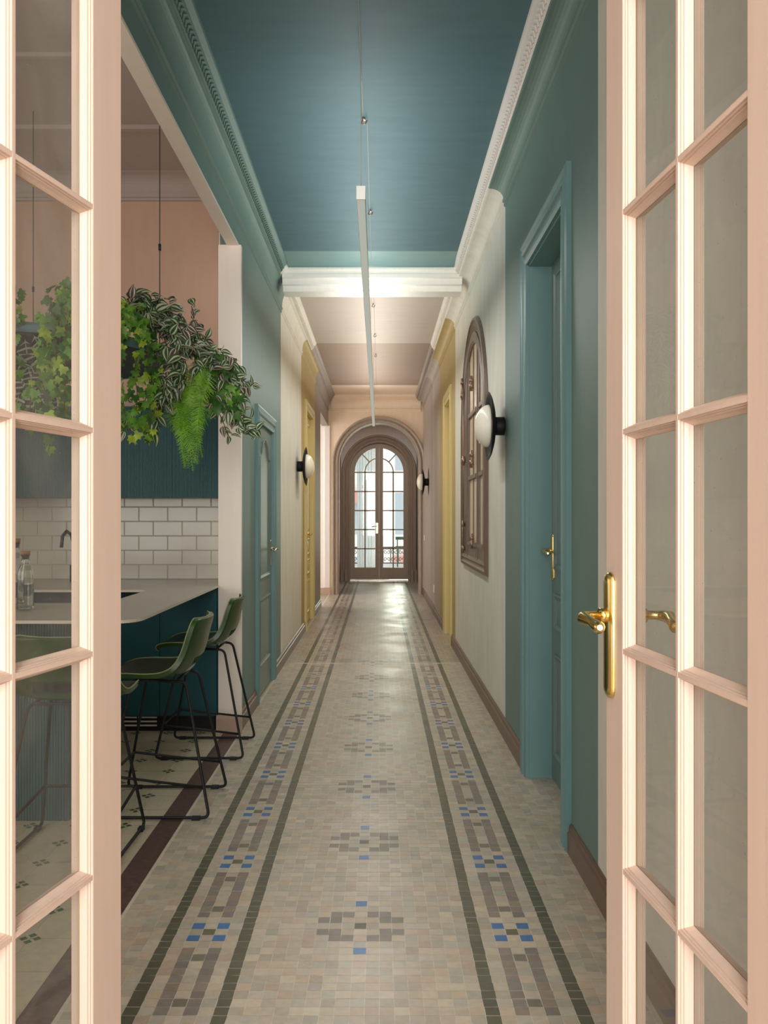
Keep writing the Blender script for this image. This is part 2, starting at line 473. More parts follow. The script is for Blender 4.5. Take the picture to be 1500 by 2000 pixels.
# side passage tiles, larger and plain
mb.poly([(-1.05, 5.3, -0.0012), (x0, 5.3, -0.0012), (x0, 12.8, -0.0012), (-1.05, 12.8, -0.0012)], 0, col=lin((176, 160, 140)))
for ix in range(13):
    for iy in range(11):
        xa = -3.4 + ix * 0.2; ya = 12.72 + iy * 0.2
        if xa + 0.2 > x0: continue
        mb.poly([(xa + .002, ya + .002, 0), (xa + .198, ya + .002, 0), (xa + .198, ya + .198, 0), (xa + .002, ya + .198, 0)], 0, col=jitter((176, 160, 140), .08))
mb.build('floor', 'mosaic', kind='structure', recalc=False)

# ---- kitchen floor with clover corners
mb = MB()
mb.poly([(-5.0, 0.9, -0.0012), (-0.955, 0.9, -0.0012), (-0.955, 5.9, -0.0012), (-5.0, 5.9, -0.0012)], 0, col=lin((226, 220, 204)))
for ix in range(21):
    for iy in range(25):
        xa = -1.10 - 0.2 * ix; ya = 0.93 + 0.2 * iy
        xb = min(xa + 0.2, -0.957)
        if xa > -0.96: continue
        mb.poly([(xa + .0018, ya + .0018, 0), (xb - .0018, ya + .0018, 0), (xb - .0018, ya + .1982, 0), (xa + .0018, ya + .1982, 0)], 0, col=jitter((196, 184, 158), 0.05))
        for (dx, dy) in ((.021, 0), (-.021, 0), (0, .021), (0, -.021), (0, 0)):
            r = 0.0145 if (dx or dy) else 0.006
            mb.poly([(xa + dx - r, ya + dy, .0004), (xa + dx, ya + dy - r, .0004), (xa + dx + r, ya + dy, .0004), (xa + dx, ya + dy + r, .0004)], 0,
                    col=jitter((70, 96, 64) if (dx or dy) else (170, 165, 140), 0.1))
mb.build('floor', 'kfloor', kind='structure', recalc=False)
mb = MB(); mb.box(-0.958, -0.8615, 0.9, 5.36, -0.02, 0.0004)
mb.build('trim_1', 'threshold', kind='structure')

# front room behind the camera
mb = MB(); mb.box(-2.6, 2.6, -3.1, 0.9, -0.05, -0.001); mb.build('floor', 'woodfloor', kind='structure')
mb = MB()
mb.box(-2.75, -2.6, -3.1, 0.9, 0, 3.7); mb.build('wall_front_left', 'frontwall', kind='structure')
mb = MB(); mb.box(2.6, 2.75, -3.1, 0.9, 0, 3.7); mb.build('wall_front_right', 'frontwall', kind='structure')
mb = MB(); mb.box(-2.75, 2.75, -3.25, -3.1, 0, 0.4); mb.box(-2.75, -1.8, -3.25, -3.1, 0.4, 3.45); mb.box(1.6, 2.75, -3.25, -3.1, 0.4, 3.45); mb.box(-2.75, 2.75, -3.25, -3.1, 3.45, 3.7)
mb.build('wall_behind', 'frontwall', kind='structure')
mb = MB(); mb.box(-2.75, 2.75, -3.25, 0.9, 3.7, 3.8); mb.build('ceiling', 'frontwall', kind='structure')
# partition that carries the two glazed leaves (just outside the frame)
mb = MB(); mb.box(-5.0, -0.66, 0.74, 0.90, 0, 3.7); mb.box(0.52, 2.75, 0.74, 0.90, 0, 3.7); mb.box(-0.66, 0.52, 0.74, 0.90, 3.35, 3.7)
mb.build('wall_partition', 'frontwall', kind='structure')

# ---- right wall
MAT_R = ['teal', 'white', 'yellow', 'mauve', 'taupe_light', 'cream']
mb = MB()
def seg(y0, y1, z0, z1, mi): mb.pbox(PR, y0, y1, z0, z1, -0.22, 0, mi)
seg(0.9, 3.02, 0, ZC, 1)                       # pale stretch next to the open leaf
seg(3.02, 3.56, 0, ZC, 0); seg(3.56, 4.42, 2.62, ZC, 0); seg(4.42, 5.234, 0, ZC, 0)
mb.pbox(PR, 3.56, 4.42, 0, 2.62, -0.22, -0.16, 0)
seg(5.234, 8.65, 0, ZC, 1)
seg(8.65, 9.15, 0, ZC, 2); seg(9.15, 9.90, 2.6, ZC, 2); seg(9.90, 10.86, 0, ZC, 2)
mb.pbox(PR, 9.15, 9.90, 0, 2.6, -0.22, -0.16, 2)
seg(10.86, 12.3, 0, ZC, 4); seg(12.3, 14.9, 0, ZC, 3)
mb.build('wall_right', MAT_R, kind='structure')

# ---- left wall (beyond the kitchen opening)
mb = MB()
def segl(y0, y1, z0, z1, mi, d=-0.112): mb.pbox(PL, y0, y1, z0, z1, d, 0, mi)
segl(5.35, 6.20, 0, ZC, 0); segl(6.20, 7.06, 2.02, ZC, 0); mb.pbox(PL, 6.20, 7.06, 0, 2.02, -0.112, -0.06, 0); segl(7.06, 7.67, 0, ZC, 0)
segl(7.67, 9.70, 0, ZC, 1)
segl(9.70, 10.2, 0, ZC, 2); segl(10.2, 11.3, 2.61, ZC, 2); mb.pbox(PL, 10.2, 11.3, 0, 2.61, -0.112, -0.08, 2); segl(11.3, 11.75, 0, ZC, 2)
segl(11.75, 12.87, 0, ZC, 3); segl(12.87, 14.9, 2.9, ZC, 3)
segl(0.9, 5.35, 3.02, ZC, 0, -0.06)            # teal beam over the kitchen opening
mb.build('wall_left', MAT_R, kind='structure')
# pale soffit and kitchen-side skin of that beam
mb = MB(); mb.box(-0.931, -0.866, 0.9, 5.36, 3.005, 3.0195); mb.box(-0.937, -0.9312, 0.9, 5.36, 3.005, 3.9)
mb.build('beam_soffit', 'pillar', kind='structure')
# pillar
mb = MB(); mb.box(-0.99, -0.850, 5.335, 5.38, 0, 3.01); mb.box(-0.99, -0.872, 5.36, 6.0, 0, 3.9)
mb.build('pillar', 'pillar', kind='structure')
mb = MB()
mb.sweep(lambda u, v, w: (u, v, w), [(-1.0, 5.36, 0, -1), (-1.0, 5.325, -0.0, -1), (-0.842, 5.325, .0, -1)], [(0, 0), (0.012, 0), (0.012, 0.09), (0.005, 0.112), (0, 0.112)])
mb.build('baseboard_pillar', 'basepink', kind='structure')

# ---- skirtings
def skirting(name, place, spans, mat='baseboard', h=0.115):
    b = MB()
    for (a, c) in spans:
        b.sweep(lambda u, v, w: place(u, v, w), [(a, 0, 0, 1), (c, 0, 0, 1)], [(0, 0), (0, 0.018), (h * .7, 0.018), (h * .74, 0.013), (h * .93, 0.011), (h, 0.004), (h, 0)])
    b.build(name, mat, kind='structure')
skirting('baseboard_right', PR, [(0.9, 3.43), (4.57, 9.0), (10.02, 14.88)])
skirting('baseboard_left', PL, [(5.35, 6.08), (7.19, 10.07), (11.42, 12.87)])

# ---- cornices
def cove(d0, z0, d1, z1, n=8):
    pts = []
    for i in range(n + 1):
        a = pi / 2 * i / n
        pts.append((d0 + (d1 - d0) * (1 - cos(a)), z0 + (z1 - z0) * sin(a)))
    return pts
def cornice(mb, place, y0, y1, zb, d1, z1, d2, mi_cove, mi_band):
    lo = [(0, zb - 0.035), (0.010, zb - 0.03), (0.010, zb - 0.018), (0.005, zb - 0.014), (0.018, zb - 0.006), (0.018, zb + 0.006), (0.010, zb + 0.010)] + cove(0.012, zb + 0.012, d1 - 0.006, z1 - 0.008) + [(d1, z1 - 0.006), (d1, z1)]
    hi = [(d1, z1), (d1 - 0.012, z1 + 0.001), (d1 - 0.008, z1 + 0.010), (d1 + 0.002, z1 + 0.014), (d1 + 0.026, z1 + 0.050), (d1 + 0.030, z1 + 0.062), (d2 - 0.003, ZC - 0.014), (d2, ZC)]
    for prof, mi in ((lo, mi_cove), (hi, mi_band)):
        n = len(mb.v); k = len(prof)
        for y in (y0, y1):
            for (d, z) in prof: mb.v.append(place(y, z, d))
        for p in range(k - 1): mb.face((n + p, n + p + 1, n + k + p + 1, n + k + p), mi)
def leaf_band(mb, place, y0, y1, d, z, mi, step=0.040):
    y = y0; cd_, cz_ = d + 0.010, z - 0.005
    while y < y1:
        for s in (-1, 1):
            a = [(y, 0), (y + step * .62, s), (y + step * .92, s), (y + step * .30, 0)]
            lo_ = [(p, cz_ + q * 0.014, cd_ + q * 0.0095) for (p, q) in a]
            hi_ = [(p[0], p[1] - 0.0045, p[2] + 0.0065) for p in lo_]
            n = len(mb.v); mb.v += [place(*p) for p in lo_ + hi_]
            for q in ((4, 5, 6, 7), (0, 1, 5, 4), (1, 2, 6, 5), (2, 3, 7, 6), (3, 0, 4, 7)): mb.face([n + i for i in q], mi)
        y += step
mb = MB()
for (a, c, m1, m2) in ((0.9, 3.02, 0, 5), (3.02, 5.234, 0, 5), (5.234, 8.65, 1, 5), (8.65, 10.4, 2, 1), (10.4, 10.86, 2, 3), (10.86, 12.3, 4, 3), (12.3, 14.78, 3, 3)):
    cornice(mb, PR, a, c, 3.24, 0.102, 3.325, 0.145, m1, m2)
leaf_band(mb, PR, 1.2, 10.3, 0.106, 3.362, 5); leaf_band(mb, PR, 10.4, 14.7, 0.106, 3.362, 3)
mb.build('trim_2', MAT_R, kind='structure')
mb = MB()
for (a, c, m1, m2) in ((0.9, 7.1, 0, 0), (7.1, 7.67, 0, 1), (7.67, 9.7, 1, 1), (9.7, 10.4, 2, 1), (10.4, 11.75, 2, 3), (11.75, 14.78, 3, 3)):
    cornice(mb, PL, a, c, 3.177, 0.066, 3.325, 0.12, m1, m2)
leaf_band(mb, PL, 1.2, 7.05, 0.071, 3.362, 0); leaf_band(mb, PL, 7.3, 10.3, 0.071, 3.362, 1)
mb.build('trim_3', MAT_R, kind='structure')

# ---- ceilings
mb = MB()
for (a, c, mi) in ((0.9, 7.2, 0), (7.2, 10.4, 1), (10.4, 13.7, 2), (13.7, 15.0, 3)):
    mb.box(-0.95, 0.95, a, c, ZC, ZC + 0.1, mi)
mb.build('ceiling', ['teal_ceiling', 'taupe_light', 'taupe', 'peach'], kind='structure')
# white cross beam with mouldings and pale teal cove in front of it
mb = MB()
bp = [(7.13, 3.44), (7.13, 3.405), (7.145, 3.40), (7.145, 3.375), (7.16, 3.37), (7.16, 3.345), (7.15, 3.34), (7.15, 3.31), (7.17, 3.305), (7.18, 3.262), (7.22, 3.258), (7.225, 3.245), (7.23, 3.215), (7.40, 3.212), (7.40, 3.44)]
n = len(mb.v)
for x in (-0.80, 0.69):
    for (y, z) in bp: mb.v.append((x, y, z))
k = len(bp)
for p in range(k): mb.face((n + p, n + (p + 1) % k, n + k + (p + 1) % k, n + k + p))
mb.face(range(n, n + k)); mb.face(range(n + k, n + 2 * k))
for i in range(36):
    xx = -0.74 + i * 0.04
    if xx < 0.64: mb.box(xx, xx + 0.024, 7.140, 7.152, 3.376, 3.398)
mb.build('beam_cross', 'cornice_white', kind='structure')
mb = MB()
pr = [(6.86 + 0.27 * (1 - cos(a)) if False else 6.80 + 0.335 * sin(a), ZC - 0.03 * (1 - cos(a)) ) for a in [pi / 2 * i / 8 for i in range(9)]]
n = len(mb.v)
for x in (-0.75, 0.62):
    for (y, z) in pr: mb.v.append((x, y, z))
for p in range(8): mb.face((n + p, n + p + 1, n + 9 + p + 1, n + 9 + p), 0, True)
mb.build('trim_4', 'teal_gloss', kind='structure')

# ---- arch wall at the far end
YA = 14.9
mb = MB()
arch_wall(mb, -0.87, 0.80, 0, ZC, -0.70, 0.70, 2.265, PE(YA), -0.30, 0)
mb.build('wall_far', 'peach', kind='structure')
mb = MB(); mb.box(-3.4, -0.87, YA + 0.03, YA + 0.3, 0, ZC); mb.box(-0.93, -0.845, YA - 0.03, YA + 0.1, 0, 2.9)
mb.build('wall_passage_far', 'cream', kind='structure')
mb = MB(); mb.box(-3.4, -0.93, YA + 0.012, YA + 0.03, 0, 0.11); mb.box(-0.94, -0.835, YA - 0.045, YA, 0, 0.12)
mb.build('baseboard_passage', 'basepink', kind='structure')
mb = MB(); mb.box(-3.5, -1.01, 12.6, 12.75, 0, ZC); mb.build('wall_passage_near', 'cream', kind='structure')
mb = MB(); mb.box(-3.5, -3.35, 12.6, 15.2, 0, ZC); mb.build('wall_passage_left', 'cream', kind='structure')
mb = MB(); mb.box(-3.5, -0.9, 12.6, 15.2, 3.1, 3.2); mb.build('ceiling', 'cream', kind='structure')
CAS = [(0, -0.02), (0, 0.022), (0.012, 0.03), (0.028, 0.03), (0.032, 0.018), (0.05, 0.014), (0.062, 0.03), (0.078, 0.044), (0.096, 0.044), (0.104, 0.03), (0.108, 0.0)]
mb = MB(); mb.sweep(PE(YA), arch_stations(-0.70, 0.70, 0, 2.265), CAS, sm=False)
# inner lining of the arch
st = arch_stations(-0.70, 0.70, 0, 2.265); mb.sweep(PE(YA), st, [(-0.012, -0.30), (-0.012, 0.01), (0.004, 0.01), (0.004, -0.30)])
mb.build('trim_5', 'arch', kind='structure')
# cornice on the arch wall
mb = MB()
prof = [(3.14, 0), (3.145, .01), (3.165, .012), (3.17, .03), (3.19, .03), (3.20, .018)] + [(z, d) for (d, z) in cove(0.02, 3.205, .10, 3.32)] + [(3.335, .11), (3.34, .10), (3.385, .112), (3.39, .13), (3.42, .15)]
n = len(mb.v); k = len(prof)
for x in (-0.82, 0.72):
    for (z, d) in prof: mb.v.append((x, YA - d, z))
for p in range(k - 1): mb.face((n + p, n + p + 1, n + k + p + 1, n + k + p))
for i in range(60):
    xx = -0.75 + i * 0.025
    if xx < 0.66: mb.box(xx, xx + .014, YA - .118, YA - .104, 3.35, 3.375)
mb.build('trim_6', 'peach', kind='structure')

# ---- vestibule and second arch
YB = 18.0
mb = MB(); mb.box(-0.95, -0.79, YA + 0.3, YB + 0.1, 0, ZC); mb.build('wall_vestibule_left', 'rust', kind='structure')
mb = MB(); mb.box(0.785, 0.95, YA + 0.3, YB + 0.1, 0, ZC); mb.build('wall_vestibule_right', 'greygreen', kind='structure')
mb = MB(); mb.box(-0.95, 0.95, YA + 0.25, YB + 0.3, 3.36, 3.46); mb.build('ceiling', 'vest', kind='structure')
mb = MB(); arch_wall(mb, -0.80, 0.80, 0, ZC, -0.60, 0.61, 2.27, PE(YB), -0.25, 0); mb.build('wall_vestibule_far', 'vest', kind='structure')
mb = MB(); mb.sweep(PE(YB), [(-0.79, 3.2, 0, 1), (0.785, 3.2, 0, 1)], [(0, 0), (0, .015), (.03, .03), (.08, .06), (.12, .12), (.16, .12), (.16, 0)]); mb.build('trim_7', 'vest', kind='structure')
mb = MB()
mb.sweep(PE(YB), arch_stations(-0.60, 0.61, 0.0, 2.27), [(0, -0.05), (0, 0.02), (0.012, 0.03), (0.03, 0.03), (0.036, 0.016), (0.05, 0.014), (0.056, 0.03), (0.07, 0.036), (0.09, 0.03), (0.096, 0.012), (0.115, 0.012), (0.12, 0.034), (0.14, 0.048), (0.16, 0.048), (0.17, 0.02), (0.172, 0)])
for (xa, xb) in ((-0.79, -0.745), (-0.705, -0.655), (0.665, 0.715), (0.755, 0.785)): mb.box(xa, xb, YB - 0.075, YB, 0, 0.24)
mb.build('trim_8', 'arch', kind='structure')

# ---- far glazed double door (door_7)
d7 = thing('door_7', (0, YB + 0.1, 0), 'arched brown double door with small glass panes at the far end of the corridor', 'door', kind='structure')
PD = PE(YB + 0.06)
def far_leaf(s):
    c = 0.005
    f = lambda u: c + s * u
    def pb(b, u0, u1, v0, v1, w0, w1, mi=0):
        b.pbox(PD, min(f(u0), f(u1)), max(f(u0), f(u1)), v0, v1, w0, w1, mi)
    lf = MB()
    pb(lf, 0.0005, 0.082, 0.03, 2.86, -0.045, 0)            # meeting stile
    pb(lf, 0.508, 0.604, 0.03, 2.27, -0.045, 0)            # hanging stile
    pb(lf, 0.004, 0.594, 0.03, 0.278, -0.044, -0.001)      # bottom rail
    st = []
    for i in range(15):
        a = pi / 2 * i / 14
        st.append((f(0.508 * cos(a)), 2.265 + 0.508 * sin(a), s * cos(a), sin(a)))
    lf.sweep(PD, st, [(0, -0.044), (0, -0.001), (0.100, -0.001), (0.100, -0.044)])
    o = lf.build('leaf', 'enddoor', d7)
    mu = MB()
    for z in (0.67, 1.07, 1.466, 1.865, 2.265): pb(mu, 0.08, 0.51, z - 0.013, z + 0.013, -0.034, -0.006)
    pb(mu, 0.281, 0.309, 0.276, 2.27, -0.034, -0.006)
    st = [(f(0.295 * cos(pi / 2 * i / 12)), 2.265 + 0.295 * sin(pi / 2 * i / 12), s * cos(pi / 2 * i / 12), sin(pi / 2 * i / 12)) for i in range(13)]
    mu.sweep(PD, st, [(-0.011, -0.034), (-0.011, -0.006), (0.011, -0.006), (0.011, -0.034)])
    a = radians(47); u0, u1 = 0.30, 0.51; t_ = 0.011
    P4 = [(f(u0 * cos(a) - t_ * sin(a)), 2.265 + u0 * sin(a) + t_ * cos(a)), (f(u1 * cos(a) - t_ * sin(a)), 2.265 + u1 * sin(a) + t_ * cos(a)),
          (f(u1 * cos(a) + t_ * sin(a)), 2.265 + u1 * sin(a) - t_ * cos(a)), (f(u0 * cos(a) + t_ * sin(a)), 2.265 + u0 * sin(a) - t_ * cos(a))]
    n = len(mu.v)
    for w in (-0.034, -0.006): mu.v += [PD(u, v, w) for (u, v) in P4]
    for q in ((0, 1, 2, 3), (4, 5, 6, 7), (0, 1, 5, 4), (1, 2, 6, 5), (2, 3, 7, 6), (3, 0, 4, 7)): mu.face([n + i for i in q])
    mu.build('muntins', 'enddoor', d7)
    g = MB()
    pts = [PD(f(0.08), 0.278, -0.02), PD(f(0.51), 0.278, -0.02)] + [PD(f(max(0.08, 0.51 * cos(pi / 2 * i / 12))), 2.265 + 0.51 * sin(pi / 2 * i / 12), -0.02) for i in range(13)]
    g.poly(pts); g.build('glazing', 'endglass', d7, recalc=False)
far_leaf(-1); far_leaf(1)
h = MB(); h.pbox(PD, -0.062, -0.02, 0.99, 1.21, 0, 0.008); h.build('handle_plate', 'brass', d7)
h = MB(); h.tube([(-0.041, YB + 0.055, 1.14), (-0.041, YB + 0.005, 1.14), (-0.06, YB - 0.005, 1.14), (-0.15, YB - 0.005, 1.132)], 0.009); h.build('handle', 'nickel', d7)
h = MB(); h.box(-0.60, 0.61, YB - 0.02, YB + 0.2, 0.0, 0.022); h.build('threshold', 'nickel', d7)


# ---- panelled doors
def panel_field(mb, place, u0, u1, v0, v1, w, arched=False, mi=0):
    """moulded frame and raised field of one door panel, w = face plane"""
    P = [(0, w), (0.0, w + 0.010), (0.010, w + 0.012), (0.018, w + 0.006), (0.026, w + 0.004), (0.030, w - 0.006), (0, w - 0.006)]
    if not arched:
        st = rect_in(u0, u1, v0, v1)
    else:
        uc = (u0 + u1) / 2; h_ = (u1 - u0) / 2
        st = [(u0, v0, 1, 1), (u1, v0, -1, 1), (u1, v1 - 0.15, -1, -.5), (uc + h_ * .72, v1 - 0.13, -.5, -1), (uc + h_ * .40, v1 - 0.03, -.6, -1), (uc, v1, 0, -1), (uc - h_ * .40, v1 - 0.03, .6, -1), (uc - h_ * .72, v1 - 0.13, .5, -1), (u0, v1 - 0.15, 1, -.5)]
    mb.sweep(place, st, P, closed=True, mi=mi)
    i = 0.065
    if not arched:
        mb.sweep(place, rect_in(u0 + 0.03, u1 - 0.03, v0 + 0.03, v1 - 0.03), [(0, w - 0.002), (0, w + 0.0005), (i - 0.03, w + 0.006), (i - 0.03, w - 0.002)], closed=True, mi=mi)
        mb.pbox(place, u0 + i, u1 - i, v0 + i, v1 - i, w - 0.002, w + 0.006, mi)


def casing(mb, place, u0, u1, zt, width, dep, mi=0):
    k = width / 0.1
    P = [(-0.005, -0.028), (-0.005, dep * .6), (0.012 * k, dep * .8), (0.022 * k, dep * .8), (0.026 * k, dep * .5), (0.04 * k, dep * .5), (0.046 * k, dep * .9), (0.058 * k, dep), (0.068 * k, dep * .7), (0.074 * k, dep * .75), (0.088 * k, dep), (0.1 * k, dep * .8), (0.1 * k, 0)]
    mb.sweep(place, door_stations(u0, u1, 0, zt), P, mi=mi)


def lever(parent, place, u, z, w, dirn, matn='brass', plate=(0.22, 0.036), length=0.11, name='handle', zc=None):
    b = MB(); zc = z - 0.03 if zc is None else zc
    hw = plate[1] / 2; hh = plate[0] / 2
    out = []
    for i in range(13):
        a = pi * i / 12; out.append((u + hw * cos(a), zc + hh - hw + hw * sin(a) * 1.0))
    for i in range(13):
        a = pi + pi * i / 12; out.append((u + hw * cos(a), zc - hh + hw + hw * sin(a) * 1.0))
    n = len(b.v)
    LV = ((1.0, w - 0.001), (1.0, w + 0.002), (0.94, w + 0.0055), (0.80, w + 0.0085), (0.58, w + 0.0105), (0.30, w + 0.0117), (0.02, w + 0.012))
    for (s, ww) in LV:
        for (uu, vv) in out:
            cz_ = zc + max(-(hh - hw), min(hh - hw, vv - zc))
            b.v.append(place(u + (uu - u) * s, cz_ + (vv - cz_) * s, ww))
    K = len(out)
    for L in range(len(LV) - 1):
        for i in range(K): b.face((n + L * K + i, n + L * K + (i + 1) % K, n + (L + 1) * K + (i + 1) % K, n + (L + 1) * K + i), 0, L > 0)
    b.face([n + (len(LV) - 1) * K + i for i in range(K)], 0, True)
    b.build('handle_plate', matn, parent)
    b = MB()
    rose = [place(u, z, w + 0.008), place(u, z, w + 0.022)]
    b.tube(rose, 0.013, 12)
    pts = [place(u, z, w + 0.012), place(u, z, w + 0.040), place(u + dirn * 0.006, z - .001, w + 0.052), place(u + dirn * 0.020, z - .002, w + 0.056),
           place(u + dirn * length * .5, z - 0.006, w + 0.050), place(u + dirn * length * .8, z - .012, w + 0.046), place(u + dirn * length, z - 0.010, w + 0.050)]
    b.tube(pts, [0.008, 0.008, 0.0100, 0.0115, 0.0080, 0.0110, 0.0045], 12)
    b.build(name, matn, parent)


# door_3: tall teal door, right wall
d3 = thing('door_3', (XR, 3.99, 0), 'tall teal panelled door with brass lever set in the right teal wall', 'door', kind='structure')
mb = MB(); casing(mb, PR, 3.56, 4.42, 2.62, 0.125, 0.026)
mb.pbox(PR, 4.405, 4.42, 0, 2.62, -0.16, 0); mb.pbox(PR, 3.56, 3.575, 0, 2.62, -0.16, 0); mb.pbox(PR, 3.56, 4.42, 2.605, 2.62, -0.16, 0)
mb.build('casing', 'teal_gloss', d3)
mb = MB(); wl = -0.115
mb.pbox(PR, 3.575, 4.405, 0.008, 2.605, wl - 0.035, wl)
for (a, c) in ((1.07, 2.55), (0.77, 0.95), (0.14, 0.65)): panel_field(mb, PR, 3.68, 4.315, a, c, wl)
mb.build('leaf', 'teal_leaf', d3)
lever(d3, PR, 4.36, 1.162, wl, -1, zc=1.128, plate=(0.235, 0.036))

# door_4: small teal door, left wall
d4 = thing('door_4', (XL, 6.63, 0), 'low teal door with an arched upper panel on the left wall beside the kitchen pillar', 'door', kind='structure')
mb = MB(); casing(mb, PL, 6.20, 7.06, 2.02, 0.11, 0.024); mb.build('casing', 'teal_gloss', d4)
mb = MB(); mb.pbox(PL, 6.205, 7.055, 0.008, 2.016, -0.05, -0.008)
panel_field(mb, PL, 6.33, 6.92, 0.87, 1.93, -0.008, True); panel_field(mb, PL, 6.33, 6.92, 0.225, 0.725, -0.008)
mb.build('leaf', 'teal_leaf', d4)
lever(d4, PL, 6.99, 1.075, -0.008, -1, 'nickel', (0.215, 0.038), 0.10, zc=1.04)
for z in (0.25, 1.0, 1.75):
    b = MB(); b.tube([(XL + 0.012, 6.196, z - 0.045), (XL + 0.012, 6.196, z + 0.045)], 0.008); b.build('hinge', 'teal_gloss', d4)

# door_5: yellow door, right wall
d5 = thing('door_5', (XR, 9.52, 0), 'yellow framed doorway in the right wall beyond the arched window', 'door', kind='structure')
mb = MB(); casing(mb, PR, 9.15, 9.90, 2.6, 0.12, 0.026)
mb.pbox(PR, 9.885, 9.90, 0, 2.6, -0.16, 0); mb.pbox(PR, 9.15, 9.165, 0, 2.6, -0.16, 0); mb.pbox(PR, 9.15, 9.90, 2.585, 2.6, -0.16, 0)
mb.build('casing', 'yellow_gloss', d5)
mb = MB(); mb.pbox(PR, 9.165, 9.885, 0.008, 2.585, -0.15, -0.115)
for (a, c) in ((1.07, 2.5), (0.77, 0.95), (0.14, 0.65)): panel_field(mb, PR, 9.26, 9.79, a, c, -0.115)
mb.build('leaf', 'yellow_gloss', d5)

# door_6: yellow door, left wall
d6 = thing('door_6', (XL, 10.75, 0), 'tall glossy yellow panelled door on the left wall beyond the wall lamp', 'door', kind='structure')
mb = MB(); casing(mb, PL, 10.2, 11.3, 2.61, 0.10, 0.030); mb.build('casing', 'yellow_gloss', d6)
mb = MB(); mb.pbox(PL, 10.2, 11.3, 0.008, 2.61, -0.07, -0.03)
for (a, c) in ((1.12, 2.5), (0.86, 1.06), (0.62, 0.80), (0.14, 0.54)):
    panel_field(mb, PL, 10.30, 10.72, a, c, -0.03); panel_field(mb, PL, 10.78, 11.20, a, c, -0.03)
mb.build('leaf', 'yellow_gloss', d6)
lever(d6, PL, 10.80, 1.12, -0.03, -1, 'brass', (0.2, 0.034), 0.10)

# ---- arched interior window (window_1)
w1 = thing('window_1', (XR, 6.93, 0.91), 'brown arched window with tan panes set in the white right wall', 'window', kind='structure')
mb = MB()
yc, zc_, RO = 6.93, 2.02, 0.90
ringp = [(0, 0), (0, 0.006), (-0.014, 0.024), (-0.034, 0.028), (-0.046, 0.016), (-0.060, 0.014), (-0.075, 0.024), (-0.095, 0.018), (-0.13, 0.008), (-0.13, 0)]
st = [(yc - RO, 0.91, -1, -1), (yc - RO, zc_, -1, 0)] + [(yc + RO * cos(pi - pi * i / 30), zc_ + RO * sin(pi - pi * i / 30), cos(pi - pi * i / 30), sin(pi - pi * i / 30)) for i in range(1, 30)] + [(yc + RO, zc_, 1, 0), (yc + RO, 0.91, 1, -1)]
mb.sweep(PR, st, ringp, closed=True); mb.build('frame', 'winbrown', w1)
mb = MB()
RI = 0.775
pts = [PR(yc - RI, 1.0, 0.002), PR(yc + RI, 1.0, 0.002)] + [PR(yc + RI * cos(pi * i / 24), zc_ + RI * sin(pi * i / 24), 0.002) for i in range(25)]
mb.poly(pts); mb.build('panes', 'tanpane', w1, recalc=False)
mb = MB()
def topz(y, R): return zc_ + sqrt(max(0, R * R - (y - yc) ** 2))
def vbar(mb, ya, yb, z0, R, w):
    N = 5
    for i in range(N):
        a = ya + (yb - ya) * i / N; c = ya + (yb - ya) * (i + 1) / N
        n = len(mb.v)
        P4 = [(a, z0), (c, z0), (c, topz(c, R)), (a, topz(a, R))]
        for ww in (0.002, w): mb.v += [PR(u, v, ww) for (u, v) in P4]
        for q in ((4, 5, 6, 7), (0, 1, 5, 4), (1, 2, 6, 5), (2, 3, 7, 6), (3, 0, 4, 7)): mb.face([n + k for k in q])
for (ya, yb, w) in ((6.165, 6.24, 0.018), (6.50, 6.68, 0.013), (6.94, 6.97, 0.009), (7.25, 7.42, 0.012), (7.42, 7.70, 0.016), (6.57, 6.61, 0.020), (7.31, 7.34, 0.020)):
    vbar(mb, ya, yb, 0.99, 0.775, w)
for (ya, yb) in ((6.24, 6.50), (6.68, 7.25)):
    for z in (1.653, 2.165): mb.pbox(PR, ya, yb, z - 0.016, z + 0.016, 0.002, 0.02)
    mb.pbox(PR, ya, yb, 0.99, 1.125, 0.002, 0.016); mb.pbox(PR, ya - .01, yb + .01, 1.10, 1.13, 0.002, 0.028)
st = [(yc + 0.69 * cos(pi - pi * i / 24), zc_ + 0.69 * sin(pi - pi * i / 24), cos(pi - pi * i / 24), sin(pi - pi * i / 24)) for i in range(0, 25)]
mb.sweep(PR, st, [(0, 0.002), (0, 0.012), (0.02, 0.024), (0.09, 0.018), (0.09, 0.002)])
mb.build('sash', 'winbrown', w1)
for (y, z0, z1) in ((7.62, 2.36, 2.55), (6.86, 2.33, 2.45), (7.55, 1.02, 1.30), (6.86, 1.08, 1.2), (7.5, 1.78, 1.86), (6.86, 1.72, 1.86)):
    b = MB(); b.tube([PR(y, z0, 0.032), PR(y, z1, 0.032)], 0.011); b.tube([PR(y, z0 + 0.02, 0.03), PR(y, z0 + 0.06, 0.03)], 0.018); b.tube([PR(y, z1 - 0.05, 0.03), PR(y, z1 - 0.02, 0.03)], 0.017)
    b.build('hinge', 'bronze', w1)
b = MB(); b.tube([PR(7.52, 1.1, 0.03), PR(7.52, 2.45, 0.03)], 0.006); b.build('bolt_rod', 'bronze', w1)


